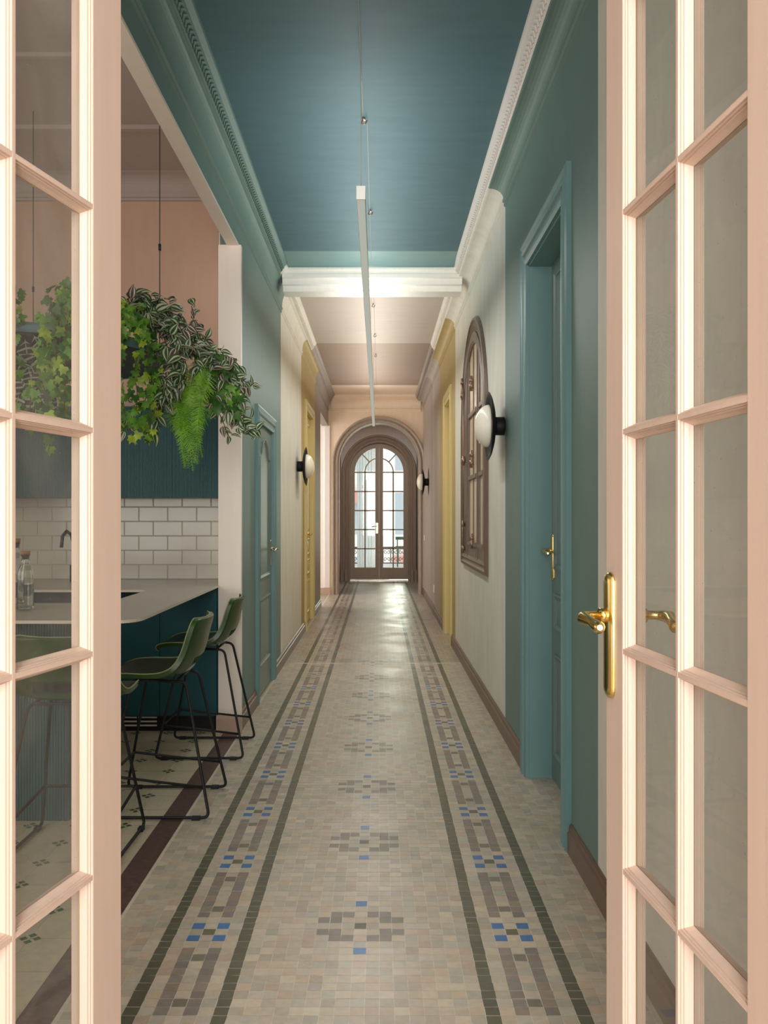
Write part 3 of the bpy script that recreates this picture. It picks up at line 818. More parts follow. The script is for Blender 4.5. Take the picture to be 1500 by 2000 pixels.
# ---- the two glazed leaves in front (door_1 left, door_2 right)
def glazed_leaf(name, ox, oy, s, w, ridge, mull, free, label, handle):
    sx, sy = s; wx, wy = w
    def P(a, z, d): return (ox + a * sx + d * wx, oy + a * sy + d * wy, z)
    root = thing(name, (ox, oy, 0), label, 'door', kind='structure')
    T = 0.040; zb, zt = 0.012, 2.84
    Z = [0.363 + 0.371 * 0]; Z = [0.733 + 0.3705 * k for k in range(-1, 6)]
    near = 0.103; rw = 0.0028
    b = MB()
    b.pbox(P, 0, near, zb, zt, 0, T); b.pbox(P, ridge, free, zb, zt, 0, T)
    b.pbox(P, near, ridge, zb, Z[0], 0.0004, T - 0.0004); b.pbox(P, near, ridge, Z[-1], zt, 0.0004, T - 0.0004)
    b.build('frame', 'doorpink', root)
    b = MB()
    b.pbox(P, mull - rw, mull + rw, Z[0], Z[-1], 0.0003, T - 0.0003)
    for z in Z[1:-1]: b.pbox(P, near, ridge, z - rw, z + rw, 0.0006, T - 0.0006)
    H = [(0, 0.0004), (0.0012, 0.0004), (0.0016, 0.0028), (0.0008, 0.0032), (0.0008, 0.0038), (0.0034, 0.0042), (0.0038, 0.0066), (0.0030, 0.0070), (0.0030, 0.0076),
         (0.0054, 0.0080), (0.0060, 0.0100), (0.0072, 0.0130), (0.0090, 0.0160), (0.0108, 0.0195), (0, 0.0195)]
    H2 = [(a, T - d) for (a, d) in H]
    for (a, c) in ((near, mull - rw), (mull + rw, ridge)):
        for i in range(len(Z) - 1):
            za = Z[i] + (rw if i else 0); zc = Z[i + 1] - (rw if i < len(Z) - 2 else 0)
            b.sweep(P, rect_in(a, c, za, zc), H, closed=True); b.sweep(P, rect_in(a, c, za, zc), H2, closed=True)
    b.build('muntins', 'doorpink', root)
    b = MB()
    for (a, c) in ((near, mull), (mull, ridge)):
        for i in range(len(Z) - 1):
            b.sweep(P, rect_in(a + 0.0112, c - 0.0112 , Z[i] + 0.012, Z[i + 1] - 0.012), [(0, 0.0186), (0.0016, 0.0192), (0.0006, 0.0196)], closed=True)
    b.build('putty', 'putty', root)
    for (a, c) in ((near, mull), (mull, ridge)):
        for i in range(len(Z) - 1):
            g = MB(); g.poly([P(a + .004, Z[i] + .004, T / 2), P(c - .004, Z[i] + .004, T / 2), P(c - .004, Z[i + 1] - .004, T / 2), P(a + .004, Z[i + 1] - .004, T / 2)])
            g.build('glass_pane', 'glass', root, recalc=False)
    for z in (0.3, 1.3, 2.4):
        b = MB(); b.tube([P(-0.006, z - 0.05, 0.0), P(-0.006, z + 0.05, 0.0)], 0.007); b.build('hinge', 'brass', root)
    if handle:
        lever(root, lambda u, v, d: P(u, v, -d), handle, 1.158, 0, -1, 'brass', (0.221, 0.040), 0.085, zc=1.124)
        lever(root, lambda u, v, d: P(u, v, T + d), handle, 1.158, 0, -1, 'brass', (0.221, 0.040), 0.085, zc=1.124, name='handle')
    return root


n_ = sqrt(1 + 0.086 ** 2)
glazed_leaf('door_2', 0.4553, 0.945, (-0.086 / n_, 1 / n_), (1 / n_, 0.086 / n_), 0.517, 0.304, 0.594, 'open pink glazed door leaf with a brass lever handle on its edge', 0.570)
n_ = sqrt(1 + 0.22 ** 2)
glazed_leaf('door_1', -0.5815, 0.942, (0.22 / n_, 1 / n_), (-1 / n_, 0.22 / n_), 0.504, 0.294, 0.594, 'open pink glazed door leaf without a handle, beside the kitchen', None)

# ================================================================== KITCHEN SHELL
YK = 5.88
mb = MB(); mb.box(-5.0, -0.98, YK, YK + 0.15, 0, 3.9); mb.build('wall_kitchen_back', 'pink', kind='structure')
mb = MB(); mb.box(-5.15, -5.0, 0.9, YK + .15, 0, 3.9); mb.build('wall_kitchen_left', 'pink', kind='structure')
mb = MB(); mb.box(-5.15, -0.94, 0.74, YK + .15, 3.63, 3.73)
mb.box(-5.0, -0.99, 5.07, 5.11, 3.605, 3.63); mb.box(-5.0, -0.99, 4.28, 4.31, 3.61, 3.63)
mb.build('ceiling', 'kitchen_white', kind='structure')
mb = MB()
prof = [(3.475, 0), (3.475, .02), (3.49, .024), (3.50, .016), (3.515, .018)] + [(z, d) for (d, z) in cove(0.02, 3.52, .12, 3.625)] + [(3.63, 0.14)]
n = len(mb.v); k = len(prof)
for x in (-5.0, -0.99):
    for (z, d) in prof: mb.v.append((x, YK - d, z))
for p in range(k - 1): mb.face((n + p, n + p + 1, n + k + p + 1, n + k + p))
mb.build('trim_9', 'kitchen_white', kind='structure')
# glazed tile splashback
mb = MB(); mb.box(-5.0, -0.985, YK - 0.006, YK, 0.85, 1.60, 1)
zrow = 0.909; row = 0
while zrow < 1.55:
    xo = -0.996 - 0.196 * (0.5 if row % 2 else 0.0) - 0.045
    x = xo + 0.196
    while x > -4.9:
        xa, xb = x - 0.1945, x
        xa2, xb2 = max(xa, -4.99), min(xb, -0.99)
        if xb2 - xa2 > 0.01:
            za, zb_ = zrow + 0.0005, zrow + 0.0968
            e = 0.004
            mb.sweep(lambda u, v, w: (u, YK - 0.006 - w, v), rect_in(xa2, xb2, za, zb_), [(0, 0), (0, 0.001), (e, 0.004), (e, 0)], closed=True, mi=0)
            mb.box(xa2 + e, xb2 - e, YK - 0.010, YK - 0.006, za + e, zb_ - e, 0)
        x -= 0.196
    zrow += 0.098; row += 1
mb.build('trim_10', ['subway', 'grout'], kind='structure')

# ---- wall cabinet
def ribs(mb, x0, x1, y, z0, z1, pitch=0.0095, depth=0.003, mi=0):
    n = int((x1 - x0) / pitch)
    for i in range(n):
        a = x0 + i * pitch
        n0 = len(mb.v)
        for z in (z0, z1):
            mb.v += [(a, y, z), (a + pitch * .25, y - depth, z), (a + pitch * .7, y - depth, z), (a + pitch * .95, y, z)]
        for q in range(3): mb.face((n0 + q, n0 + q + 1, n0 + 4 + q + 1, n0 + 4 + q), mi)
wc = thing('wall_cabinet', (-2.9, YK, 1.457), 'dark teal ribbed wall cabinet above the white kitchen tiles', 'cabinet')
mb = MB(); mb.box(-4.9, -1.0, 5.55, YK - 0.014, 1.457, 2.04); mb.build('body', 'panelteal', wc)
xs = [-1.002, -1.322, -1.922, -2.522, -3.122, -3.722, -4.322, -4.9]
for i in range(len(xs) - 1):
    b = MB(); b.box(xs[i + 1] + 0.002, xs[i] - 0.002, 5.53, 5.548, 1.457, 2.038); ribs(b, xs[i + 1] + 0.004, xs[i] - 0.004, 5.53, 1.457, 2.038)
    b.build('door', 'ribteal', wc, recalc=False)

# ---- base cabinets
bc = thing('base_cabinet', (-2.9, 5.6, 0), 'dark teal base cabinet under the back worktop, against the tiled wall', 'cabinet')
mb = MB(); mb.box(-4.9, -0.995, 5.36, YK - .014, 0.105, 0.892); mb.build('body', 'panelteal', bc)
xs = [-1.0, -1.352, -1.952, -2.552, -3.152, -3.752, -4.352, -4.9]
for i in range(len(xs) - 1):
    b = MB(); b.box(xs[i + 1] + 0.0015, xs[i] - 0.0015, 5.335, 5.355, 0.105, 0.890); b.build('door', 'panelteal', bc)
mb = MB(); mb.box(-4.9, -1.02, 5.385, 5.45, 0, 0.105); mb.build('plinth', 'plinth', bc)
gr = MB()
for (xa, xb) in ((-1.62, -1.505), (-1.495, -1.38)):
    for z in (0.030, 0.055, 0.080): gr.box(xa, xb, 5.378, 5.386, z, z + 0.010)
gr.build('vent_grille', 'grille', bc)
ib = thing('base_cabinet', (-3, 3.98, 0), 'ribbed blue-teal cabinet under the bar side of the worktop, behind the glazed door', 'cabinet')
mb = MB(); mb.box(-4.9, -1.36, 3.80, 4.18, 0.0, 0.892); mb.build('body', 'panelteal', ib)
mb = MB(); mb.box(-4.9, -1.36, 3.79, 3.799, 0.0, 0.892); ribs(mb, -4.9, -1.36, 3.79, 0.0, 0.892, 0.0125, 0.004); mb.build('ribbed_panel', 'ribteal', ib, recalc=False)

# ---- worktop: ring around the cook's bay
WT, WB = 0.909, 0.896
mb = MB()
outer = [(-4.95, 3.52), (-1.10, 3.52)] + [(-1.10 + 0.11 * sin(a), 3.64 - 0.12 * cos(a)) for a in [pi / 2 * i / 6 for i in range(1, 7)]] + [(-0.99, 5.33), (-1.0, 5.335), (-1.0, 5.866), (-4.95, 5.866)]
inner = [(-4.3, 4.24), (-1.35, 4.24), (-1.335, 4.26), (-1.335, 4.97), (-1.35, 5.0), (-4.3, 5.0)]
b = bmesh.new()
def loop(pts, z): return [b.verts.new((x, y, z)) for (x, y) in pts]
for z in (WT, WB):
    lo = loop(outer, z); li = loop(inner, z)
    ed = [b.edges.new((l[i], l[(i + 1) % len(l)])) for l in (lo, li) for i in range(len(l))]
    bmesh.ops.triangle_fill(b, edges=ed, use_beauty=True, use_dissolve=False)
    if z == WT: T_ = (lo, li)
    else: B_ = (lo, li)
for k in (0, 1):
    for i in range(len(T_[k])):
        j = (i + 1) % len(T_[k])
        f = b.faces.new((T_[k][i], T_[k][j], B_[k][j], B_[k][i])); f.material_index = 1
bmesh.ops.recalc_face_normals(b, faces=b.faces)
me = bpy.data.meshes.new('worktop'); b.to_mesh(me); b.free(); me.materials.append(M['worktop']); me.materials.append(M['worktopedge'])
wt = bpy.data.objects.new('worktop', me); COL.objects.link(wt)
tag(wt, 'grey stone worktop with a thin pale edge running round the kitchen bay', 'worktop')

# ---- things on the worktop
def bottle(x, y, h, label, r=0.036):
    t = thing('glass_bottle', (x, y, WT), label, 'bottle', 'corked glass bottles on the worktop')
    b = MB()
    b.lathe([(0.001, 0.004), (r * .92, 0.004), (r, 0.012), (r, h * .62), (r * .94, h * .68), (r * .52, h * .80), (r * .46, h * .84), (r * .46, h * .93), (r * .56, h * .94), (r * .56, h * .96), (r * .40, h * .96), (r * .38, h * .83), (r * .86, h * .66), (r * .92, h * .6), (r * .92, 0.016), (r * .8, 0.010), (0.001, 0.010)], (x, y, WT), seg=28)
    b.build('body', 'bottle', t)
    b = MB(); b.lathe([(0.0005, h * .88), (r * .36, h * .88), (r * .40, h * .958), (r * .56, h * .962), (r * .60, h * 1.02), (0.0005, h * 1.02)], (x, y, WT), seg=20); b.build('stopper', 'cork', t)
bottle(-1.605, 3.93, 0.262, 'clear glass bottle with a cork stopper, whole one seen through the door pane')
bottle(-1.70, 4.05, 0.315, 'taller clear corked bottle half hidden behind the door glazing bar')
tp = thing('kitchen_tap', (-1.985, 5.62, WT), 'black kitchen tap on the back worktop by the tiles', 'tap')
b = MB(); b.tube([(-1.985, 5.62, WT), (-1.985, 5.62, 1.02)], 0.022, 14); b.tube([(-1.985, 5.62, 1.02), (-1.985, 5.62, 1.16), (-1.985, 5.58, 1.22), (-1.985, 5.50, 1.24), (-1.985, 5.43, 1.21), (-1.985, 5.41, 1.14)], 0.011, 10); b.build('spout', 'taps', tp)
b = MB(); b.tube([(-1.985, 5.62, 1.0), (-1.945, 5.60, 1.03)], 0.009); b.lathe([(0.001, 0), (0.02, 0.005), (0.024, 0.02), (0.018, 0.035), (0.001, 0.04)], (-1.955, 5.6, 1.03), (1, 0, 0), 14); b.build('lever', 'taps', tp)


# ================================================================== BAR STOOLS
def catmull(P, n):
    out = []
    for i in range(len(P) - 1):
        p0 = P[max(i - 1, 0)]; p1 = P[i]; p2 = P[i + 1]; p3 = P[min(i + 2, len(P) - 1)]
        for k in range(n):
            t = k / n
            out.append(tuple(0.5 * ((2 * b_) + (-a_ + c_) * t + (2 * a_ - 5 * b_ + 4 * c_ - d_) * t * t + (-a_ + 3 * b_ - 3 * c_ + d_) * t ** 3) for a_, b_, c_, d_ in zip(p0, p1, p2, p3)))
    out.append(tuple(P[-1])); return out


def round_path(pts, r, n=5):
    pts = [Vector(p) for p in pts]; out = [pts[0]]
    for i in range(1, len(pts) - 1):
        a = (pts[i - 1] - pts[i]); c = (pts[i + 1] - pts[i]); la = min(r, a.length * .45); lc = min(r, c.length * .45)
        A = pts[i] + a.normalized() * la; C = pts[i] + c.normalized() * lc
        for k in range(n + 1):
            t = k / n; out.append(A * (1 - t) ** 2 + pts[i] * 2 * t * (1 - t) + C * t * t)
    out.append(pts[-1]); return out


SP = [(-0.245, 0.588, .150, 0), (-0.250, 0.606, .172, 0), (-0.235, 0.622, .190, .002), (-0.19, 0.632, .208, .006), (-0.12, 0.630, .220, .012), (-0.04, 0.622, .225, .018), (0.03, 0.620, .225, .026),
      (0.085, 0.632, .222, .036), (0.122, 0.660, .216, .040), (0.145, 0.700, .208, .040), (0.160, 0.745, .202, .038), (0.172, 0.795, .197, .036), (0.184, 0.838, .190, .034), (0.190, 0.862, .176, .032), (0.192, 0.872, .150, .030)]


def make_stool(cx, cy, rz, label):
    t = thing('bar_stool', (0, 0, 0), label, 'bar stool', 'green leather bar stools at the kitchen bar')
    prof = catmull(SP, 4); NV = len(prof); NU = 20
    def surf(i, j, off=0.0):
        x, z, hw, curl = prof[i]
        u = -1 + 2 * j / NU
        i0 = max(i - 1, 0); i1 = min(i + 1, NV - 1)
        dx = prof[i1][0] - prof[i0][0]; dz = prof[i1][1] - prof[i0][1]; L = sqrt(dx * dx + dz * dz) + 1e-9
        nx, nz = -dz / L, dx / L                 # towards the sitter
        c = curl * abs(u) ** 2.4
        return Vector((x + nx * (c + off), u * hw, z + nz * (c + off)))
    def hole(i, j):
        x, z = prof[i][0], prof[i][1]
        u = -1 + 2 * (j + .5) / NU
        return 0.640 < z < 0.690 and x > 0.06 and abs(u) < 0.52
    b = MB(); idx = {}
    for i in range(NV):
        for j in range(NU + 1):
            idx[i, j, 0] = len(b.v); b.v.append(tuple(surf(i, j, 0.0)))
            idx[i, j, 1] = len(b.v); b.v.append(tuple(surf(i, j, -0.020)))
    solid = {(i, j) for i in range(NV - 1) for j in range(NU) if not hole(i, j)}
    for (i, j) in solid:
        b.face((idx[i, j, 0], idx[i, j + 1, 0], idx[i + 1, j + 1, 0], idx[i + 1, j, 0]), 1 if prof[i][0] < 0.10 and prof[i][1] < .66 and i > 6 else 0, True)
        b.face((idx[i, j, 1], idx[i + 1, j, 1], idx[i + 1, j + 1, 1], idx[i, j + 1, 1]), 0, True)
        for (di, dj, e) in ((-1, 0, ((i, j), (i, j + 1))), (1, 0, ((i + 1, j), (i + 1, j + 1))), (0, -1, ((i, j), (i + 1, j))), (0, 1, ((i, j + 1), (i + 1, j + 1)))):
            if (i + di, j + dj) not in solid:
                (a, c) = e; b.face((idx[a[0], a[1], 0], idx[c[0], c[1], 0], idx[c[0], c[1], 1], idx[a[0], a[1], 1]), 0, False)
    sh = b.build('seat_shell', ['greenleather', 'darkpad'], t)
    # seam running round the rim
    rim = [surf(i, 0, 0.001) for i in range(0, NV)] + [surf(NV - 1, j, 0.001) for j in range(1, NU)] + [surf(i, NU, 0.001) for i in range(NV - 1, -1, -1)] + [surf(0, j, 0.001) for j in range(NU - 1, 0, -1)]
    b = MB(); b.tube(rim, 0.0028, 6, closed=True); b.build('piping', 'stitch', t)
    # sled frames: one bent rod each side
    for s in (-1, 1):
        yb_, yt = s * 0.22, s * 0.135
        pts = [(0.0, yt, 0.596), (-0.118, yt, 0.598), (-0.2425, yb_, 0.010), (0.2425, yb_, 0.010), (0.122, yt, 0.590), (0.0, yt, 0.596)]
        b = MB(); b.tube(round_path(pts, 0.03), 0.0068, 8); b.build('leg', 'black', t)
        for x in (-0.19, 0.185):
            b = MB(); b.box(x - 0.018, x + 0.018, yb_ - 0.011, yb_ + 0.011, 0.0, 0.016); b.build('foot_pad', 'black', t)
    def onleg(front, s, z):
        k = (z - 0.01) / 0.575
        return ((-0.2425 + 0.1275 * k) if front else (0.2425 - 0.1175 * k), s * (0.22 - 0.085 * k), z)
    b = MB(); b.tube(round_path([onleg(False, -1, .137), onleg(True, -1, .185), onleg(True, 1, .185), onleg(False, 1, .137)], 0.01), 0.0062, 8); b.build('footrest', 'black', t)
    for x in (-0.10, 0.08):
        b = MB(); b.tube([(x, -0.13, 0.597), (x, 0.13, 0.597)], 0.007, 8); b.build('cross_bar', 'black', t)
    t.location = (cx, cy, 0); t.rotation_euler = (0, 0, rz)
    return t


make_stool(-0.988, 4.02, 0.0, 'green leather bar stool on black sled legs, middle of the three')
make_stool(-0.984, 4.96, radians(0), 'green leather bar stool on black sled legs, right beside the pale pillar')
make_stool(-1.228, 3.48, radians(-90), 'green bar stool mostly hidden behind the glazed door, its back to the camera')

# ================================================================== WALL LAMPS
def sconce(place, y, z, label):
    p = Vector(place(y, z, 0)); ax = Vector(place(y, z, 1)) - p
    t = thing('wall_lamp', tuple(p), label, 'wall lamp', 'black disc wall lamps with opal domes')
    b = MB(); b.lathe([(0.0005, 0), (0.054, 0), (0.056, 0.003), (0.056, 0.052), (0.052, 0.056), (0.0005, 0.056)], p, ax, 32); b.build('mount', 'black', t)
    b = MB(); b.lathe([(0.0005, 0.055), (0.06, 0.057), (0.13, 0.068), (0.18, 0.082), (0.206, 0.095), (0.208, 0.097), (0.205, 0.098), (0.18, 0.087), (0.13, 0.073), (0.06, 0.062), (0.0005, 0.061)], p, ax, 48); b.build('disc', 'black', t)
    b = MB(); b.lathe([(0.0005, 0.061), (0.046, 0.061), (0.046, 0.094), (0.0005, 0.094)], p, ax, 28); b.build('collar', 'socketpink', t)
    pr = [(0.0005, 0.092), (0.124, 0.092), (0.130, 0.096)] + [(0.130 * cos(a), 0.096 + 0.086 * sin(a)) for a in [pi / 2 * i / 12 for i in range(1, 13)]]
    b = MB(); b.lathe(pr, p, ax, 40); b.build('dome', 'opal', t)
sconce(PR, 5.28, 1.885, 'black disc wall lamp with white dome beside the brown arched window')
sconce(PL, 9.22, 1.87, 'black disc wall lamp with white dome on the left white wall')
sconce(PR, 13.35, 1.87, 'small far black disc wall lamp on the mauve wall near the arch')

# ================================================================== LINEAR PENDANT
pt = thing('linear_pendant', (-0.083, 8.9, 2.79), 'long thin white linear lamp hanging along the middle of the corridor', 'pendant lamp')
b = MB(); b.box(-0.103, -0.063, 3.985, 13.9, 2.792, 2.853); b.build('housing', 'pendant', pt)
b = MB(); b.box(-0.101, -0.065, 3.987, 13.898, 2.7895, 2.7915); b.build('diffuser', emit('lamp_diffuser', (236, 238, 222), 0.5), pt)
b = MB(); b.box(-0.1035, -0.0625, 3.979, 3.985, 2.7915, 2.8535); b.build('end_cap', 'cornice_white', pt)
b = MB(); b.tube([(-0.083, 4.0, 2.85), (-0.083, 4.0, ZC)], 0.0016, 6); b.build('suspension_wire', 'cable', pt)
for y in (7.75, 11.1, 13.6):
    b = MB(); b.tube([(-0.07, y, 2.85), (-0.07, y, ZC - (0.2 if abs(y - 7.75) > 1 and False else 0.0))], 0.0015, 6); b.build('suspension_wire', 'cable', pt)
b = MB(); b.tube([(-0.083, 1.2, ZC - 0.004), (-0.083, 4.5, ZC - 0.004)], 0.0022, 6); b.tube([(-0.062, 4.53, ZC - 0.006), (-0.062, 7.1, ZC - 0.006)], 0.002, 6)
b.tube([(-0.05, 7.42, ZC - 0.006), (-0.04, 13.7, ZC - 0.006)], 0.002, 6); b.build('power_cable', 'cable', pt)
for (x, y) in ((-0.083, 4.53), (-0.063, 5.89), (-0.058, 8.47), (-0.05, 9.87), (-0.045, 11.1)):
    b = MB(); b.tube([(x + .004, y, ZC), (x + .004, y, ZC - 0.012)], 0.009, 10)
    b.tube(round_path([(x, y, ZC - 0.01), (x - .012, y - .004, ZC - .03), (x + .012, y - .012, ZC - .038), (x + .02, y, ZC - .014)], .012), 0.0035, 6)
    b.build('ceiling_hook', 'bronze', pt)

# small wall plates
b = MB(); b.pbox(PR, 14.42, 14.50, 0.94, 1.03, 0, 0.010); tag(b.build('light_switch', 'cream'), 'small white light switch beside the far arch', 'light switch')
b = MB(); b.pbox(PR, 11.9, 12.05, 0.29, 0.39, 0, 0.010); tag(b.build('wall_socket', 'cream'), 'small white wall socket low on the right mauve wall', 'wall socket')

# ================================================================== HANGING PLANTER
PC = Vector((-1.72, 4.25, 2.105)); PRD = 0.68
pl = thing('hanging_planter', tuple(PC), 'round blue-grey planter hanging over the kitchen bar, full of trailing plants', 'planter')
b = MB(); b.lathe([(PRD - 0.012, 0.0), (PRD, 0.0), (PRD, 0.042), (PRD - 0.012, 0.042), (PRD - 0.012, 0.0)], PC, seg=72); b.build('rim', 'planter', pl)
b = MB(); b.lathe([(0.001, -0.02), (0.30, -0.02), (0.305, -0.012), (0.48, -0.012), (0.485, -0.004), (PRD - 0.012, 0.002), (PRD - 0.012, 0.012), (0.001, 0.012)], PC, seg=72); b.build('base', 'planterdark', pl)
b = MB(); b.lathe([(0.001, 0.035), (0.45, 0.032), (PRD - 0.013, 0.026)], PC, seg=48); b.build('soil', 'soil', pl)
for a in (radians(-10), radians(110), radians(230)):
    q = PC + Vector((cos(a) * PRD * .985, sin(a) * PRD * .985, 0.03)); q2 = Vector((q.x, q.y, 3.62))
    if a == radians(-10): q = at(312, 700, 4.12); q.z = 2.14; q2 = Vector((q.x, q.y, 3.62))
    b = MB(); b.tube([q, q2], 0.0022, 6); b.tube([q2 - Vector((0, 0, 1.02)), q2 - Vector((0, 0, .99))], 0.007, 8); b.build('suspension_wire', 'iron', pl)

IVY = [(0, 0), (.30, -.12), (.52, .10), (.34, .30), (.42, .62), (.17, .62), (0, 1.0), (-.17, .62), (-.42, .62), (-.34, .30), (-.52, .10), (-.30, -.12)]
def leaf_frame(tip, nrm):
    t = tip.normalized(); n = (nrm - t * nrm.dot(t)); n.normalize(); s = t.cross(n); return t, n, s
def ivy_leaf(b, p, tip, nrm, size, mi):
    t, n, s = leaf_frame(tip, nrm)
    n0 = len(b.v); b.v.append(tuple(p + t * size * .35 + n * size * 0.04))
    for (x, y) in IVY: b.v.append(tuple(p + s * x * size + t * y * size - n * size * (0.12 * abs(x) + 0.10 * max(0, y - .3))))
    for i in range(12): b.face((n0, n0 + 1 + i, n0 + 1 + (i + 1) % 12), mi, True)
OV = [(0.0, 0.02), (.07, .13), (.18, .235), (.32, .29), (.46, .295), (.60, .255), (.74, .18), (.87, .085), (1.0, 0.0)]
def oval_leaf(b, p, tip, nrm, size, mis=(0, 1), wide=1.0, under=None):
    """leaf with lengthwise stripes"""
    t, n, s = leaf_frame(tip, nrm); cols = [-1, -.62, -.30, 0, .30, .62, 1]; n0 = len(b.v)
    for (y, w) in OV:
        for c in cols:
            b.v.append(tuple(p + t * y * size + s * c * w * size * wide + n * (abs(c) * w * .55 - y * y * .22) * size))
    pat = [0, 1, 0, 0, 1, 0]
    for r in range(len(OV) - 1):
        for c in range(6):
            b.face((n0 + r * 7 + c, n0 + r * 7 + c + 1, n0 + (r + 1) * 7 + c + 1, n0 + (r + 1) * 7 + c), mis[pat[c]], True)
def zebra_leaf(b, p, tip, nrm, size):
    t, n, s = leaf_frame(tip, nrm); n0 = len(b.v); R = 15; cols = [-1, -.07, .07, 1]
    for r in range(R + 1):
        y = r / R; w = 0.30 * sin(pi * min(1, y * .93 + .05)) ** .8
        for c in cols:
            yy = y + (abs(c) > .5) * 0.13 * (1 - y)
            b.v.append(tuple(p + t * yy * size + s * c * w * size + n * (abs(c) * w * .3 - y * y * .3) * size))
    for r in range(R):
        for c in range(3):
            b.face((n0 + r * 4 + c, n0 + r * 4 + c + 1, n0 + (r + 1) * 4 + c + 1, n0 + (r + 1) * 4 + c), 1 if (c == 1 or r % 3 == 1) else 0, True)
rnd = random.Random(11)
def rv(s=1.0): return Vector((rnd.uniform(-s, s), rnd.uniform(-s, s), rnd.uniform(-s, s)))
def strand(pts, n):
    """points along a smooth hanging line given as (px, py, depth)"""
    W3 = [at(*p) for p in pts]
    c = catmull([tuple(w) for w in W3], 8); c = [Vector(p) for p in c]
    out = []
    for i in range(n):
        f = (i + rnd.random() * .8) / n * (len(c) - 1.001); k = int(f); out.append((c[k].lerp(c[k + 1], f - k), (c[k + 1] - c[k]).normalized()))
    return c, out
TOCAM = Vector((0.25, -1, 0.12)).normalized()

def plant(name, label, cat, strands, kind, loc):
    t = thing(name, loc, label, cat, 'trailing plants in the hanging planter')
    L = MB()
    for (pts, n, rad, size) in strands:
        n = max(3, int(n * {'ivy': .9, 'trad': 1.05, 'mix': 1.2, 'zebra': 1}[kind])); size *= {'ivy': .84, 'trad': .80, 'mix': .92, 'zebra': 1}[kind]
        c, ps = strand(pts, n); St = MB(); St.tube(c, 0.0022, 5); St.build('stem', 'stem', t, recalc=False)
        for (p, d) in ps:
            q = p + rv(rad); nm = (TOCAM + rv(.75)).normalized(); tip = (Vector((0, 0, -1)) * .6 + d * .3 + rv(.8)).normalized(); sz = size * rnd.uniform(.7, 1.15)
            if kind == 'ivy': ivy_leaf(L, q, tip, nm, sz, rnd.choices((0, 1, 2), (6, 2, 3))[0])
            elif kind == 'trad':
                tip = (Vector((0, 0, -1)) * .15 + d * .6 + rv(1.0)).normalized(); oval_leaf(L, q, tip, (TOCAM + Vector((0, 0, .5)) + rv(.8)).normalized(), sz, rnd.choice(((0, 1), (0, 1), (0, 1), (0, 1), (0, 1), (0, 1), (2, 1), (1, 0))))
            elif kind == 'mix':
                if rnd.random() < .5: ivy_leaf(L, q, tip, nm, sz * .85, rnd.choice((3, 4, 4)))
                else: oval_leaf(L, q, (d + rv(1)).normalized(), nm, sz * 1.1, rnd.choice(((0, 1), (2, 1), (0, 4), (1, 0))))
            elif kind == 'zebra': zebra_leaf(L, q, (Vector((rnd.uniform(-.6, .6), 0, -.8)) + rv(.3)).normalized(), (TOCAM + rv(.4)).normalized(), sz)
    mats = {'ivy': ['ivy', 'ivylight', 'ivydark'], 'trad': ['tgreen', 'tstripe', 'tpurple'], 'mix': ['tgreen', 'tstripe', 'tpurple', 'ivy', 'ivydark'], 'zebra': ['zebra', 'zebravein']}[kind]
    L.build('leaves', mats, t, recalc=False)
    return t

plant('trailing_ivy', 'bright green ivy hanging in a long strand from the planter rim', 'plant', [
    ([(262, 610, 4.0), (285, 660, 3.92), (292, 740, 3.92), (278, 800, 3.92), (266, 852, 3.92)], 52, .030, .058),
    ([(280, 620, 4.0), (300, 680, 3.92), (300, 760, 3.92), (300, 815, 3.92), (290, 850, 3.92)], 46, .026, .055),
    ([(270, 690, 3.9), (262, 730, 3.9), (268, 770, 3.9), (262, 835, 3.9)], 24, .022, .054),
    ([(236, 600, 3.9), (255, 615, 3.9), (275, 640, 3.9)], 26, .035, .06), ([(232, 590, 3.9), (245, 620, 3.88), (240, 650, 3.88)], 26, .035, .058),
    ([(240, 620, 3.88), (265, 640, 3.88), (285, 665, 3.88)], 24, .03, .055),
    ([(236, 640, 3.75), (236, 700, 3.75), (233, 780, 3.75), (235, 840, 3.75)], 30, .02, .05)], 'ivy', tuple(PC + Vector((.45, -.3, .04))))
plant('trailing_ivy', 'second ivy spilling down behind the left door pane', 'plant', [
    ([(128, 560, 3.62), (118, 610, 3.6), (110, 680, 3.58), (112, 760, 3.58)], 60, .05, .062), ([(135, 590, 3.62), (130, 660, 3.6), (128, 740, 3.58), (125, 800, 3.58)], 60, .05, .060),
    ([(100, 580, 3.6), (92, 650, 3.58), (88, 720, 3.58), (95, 800, 3.58)], 44, .045, .058), ([(112, 800, 3.58), (100, 850, 3.58), (94, 882, 3.58)], 5, .008, .06),
    ([(70, 740, 3.58), (60, 780, 3.58), (58, 820, 3.58)], 22, .05, .05), ([(30, 560, 3.58), (28, 640, 3.58), (30, 720, 3.58)], 30, .03, .05),
    ([(150, 580, 3.65), (170, 640, 3.62), (190, 720, 3.62), (200, 790, 3.62)], 60, .06, .06)], 'ivy', tuple(PC + Vector((-.1, -.55, .04))))
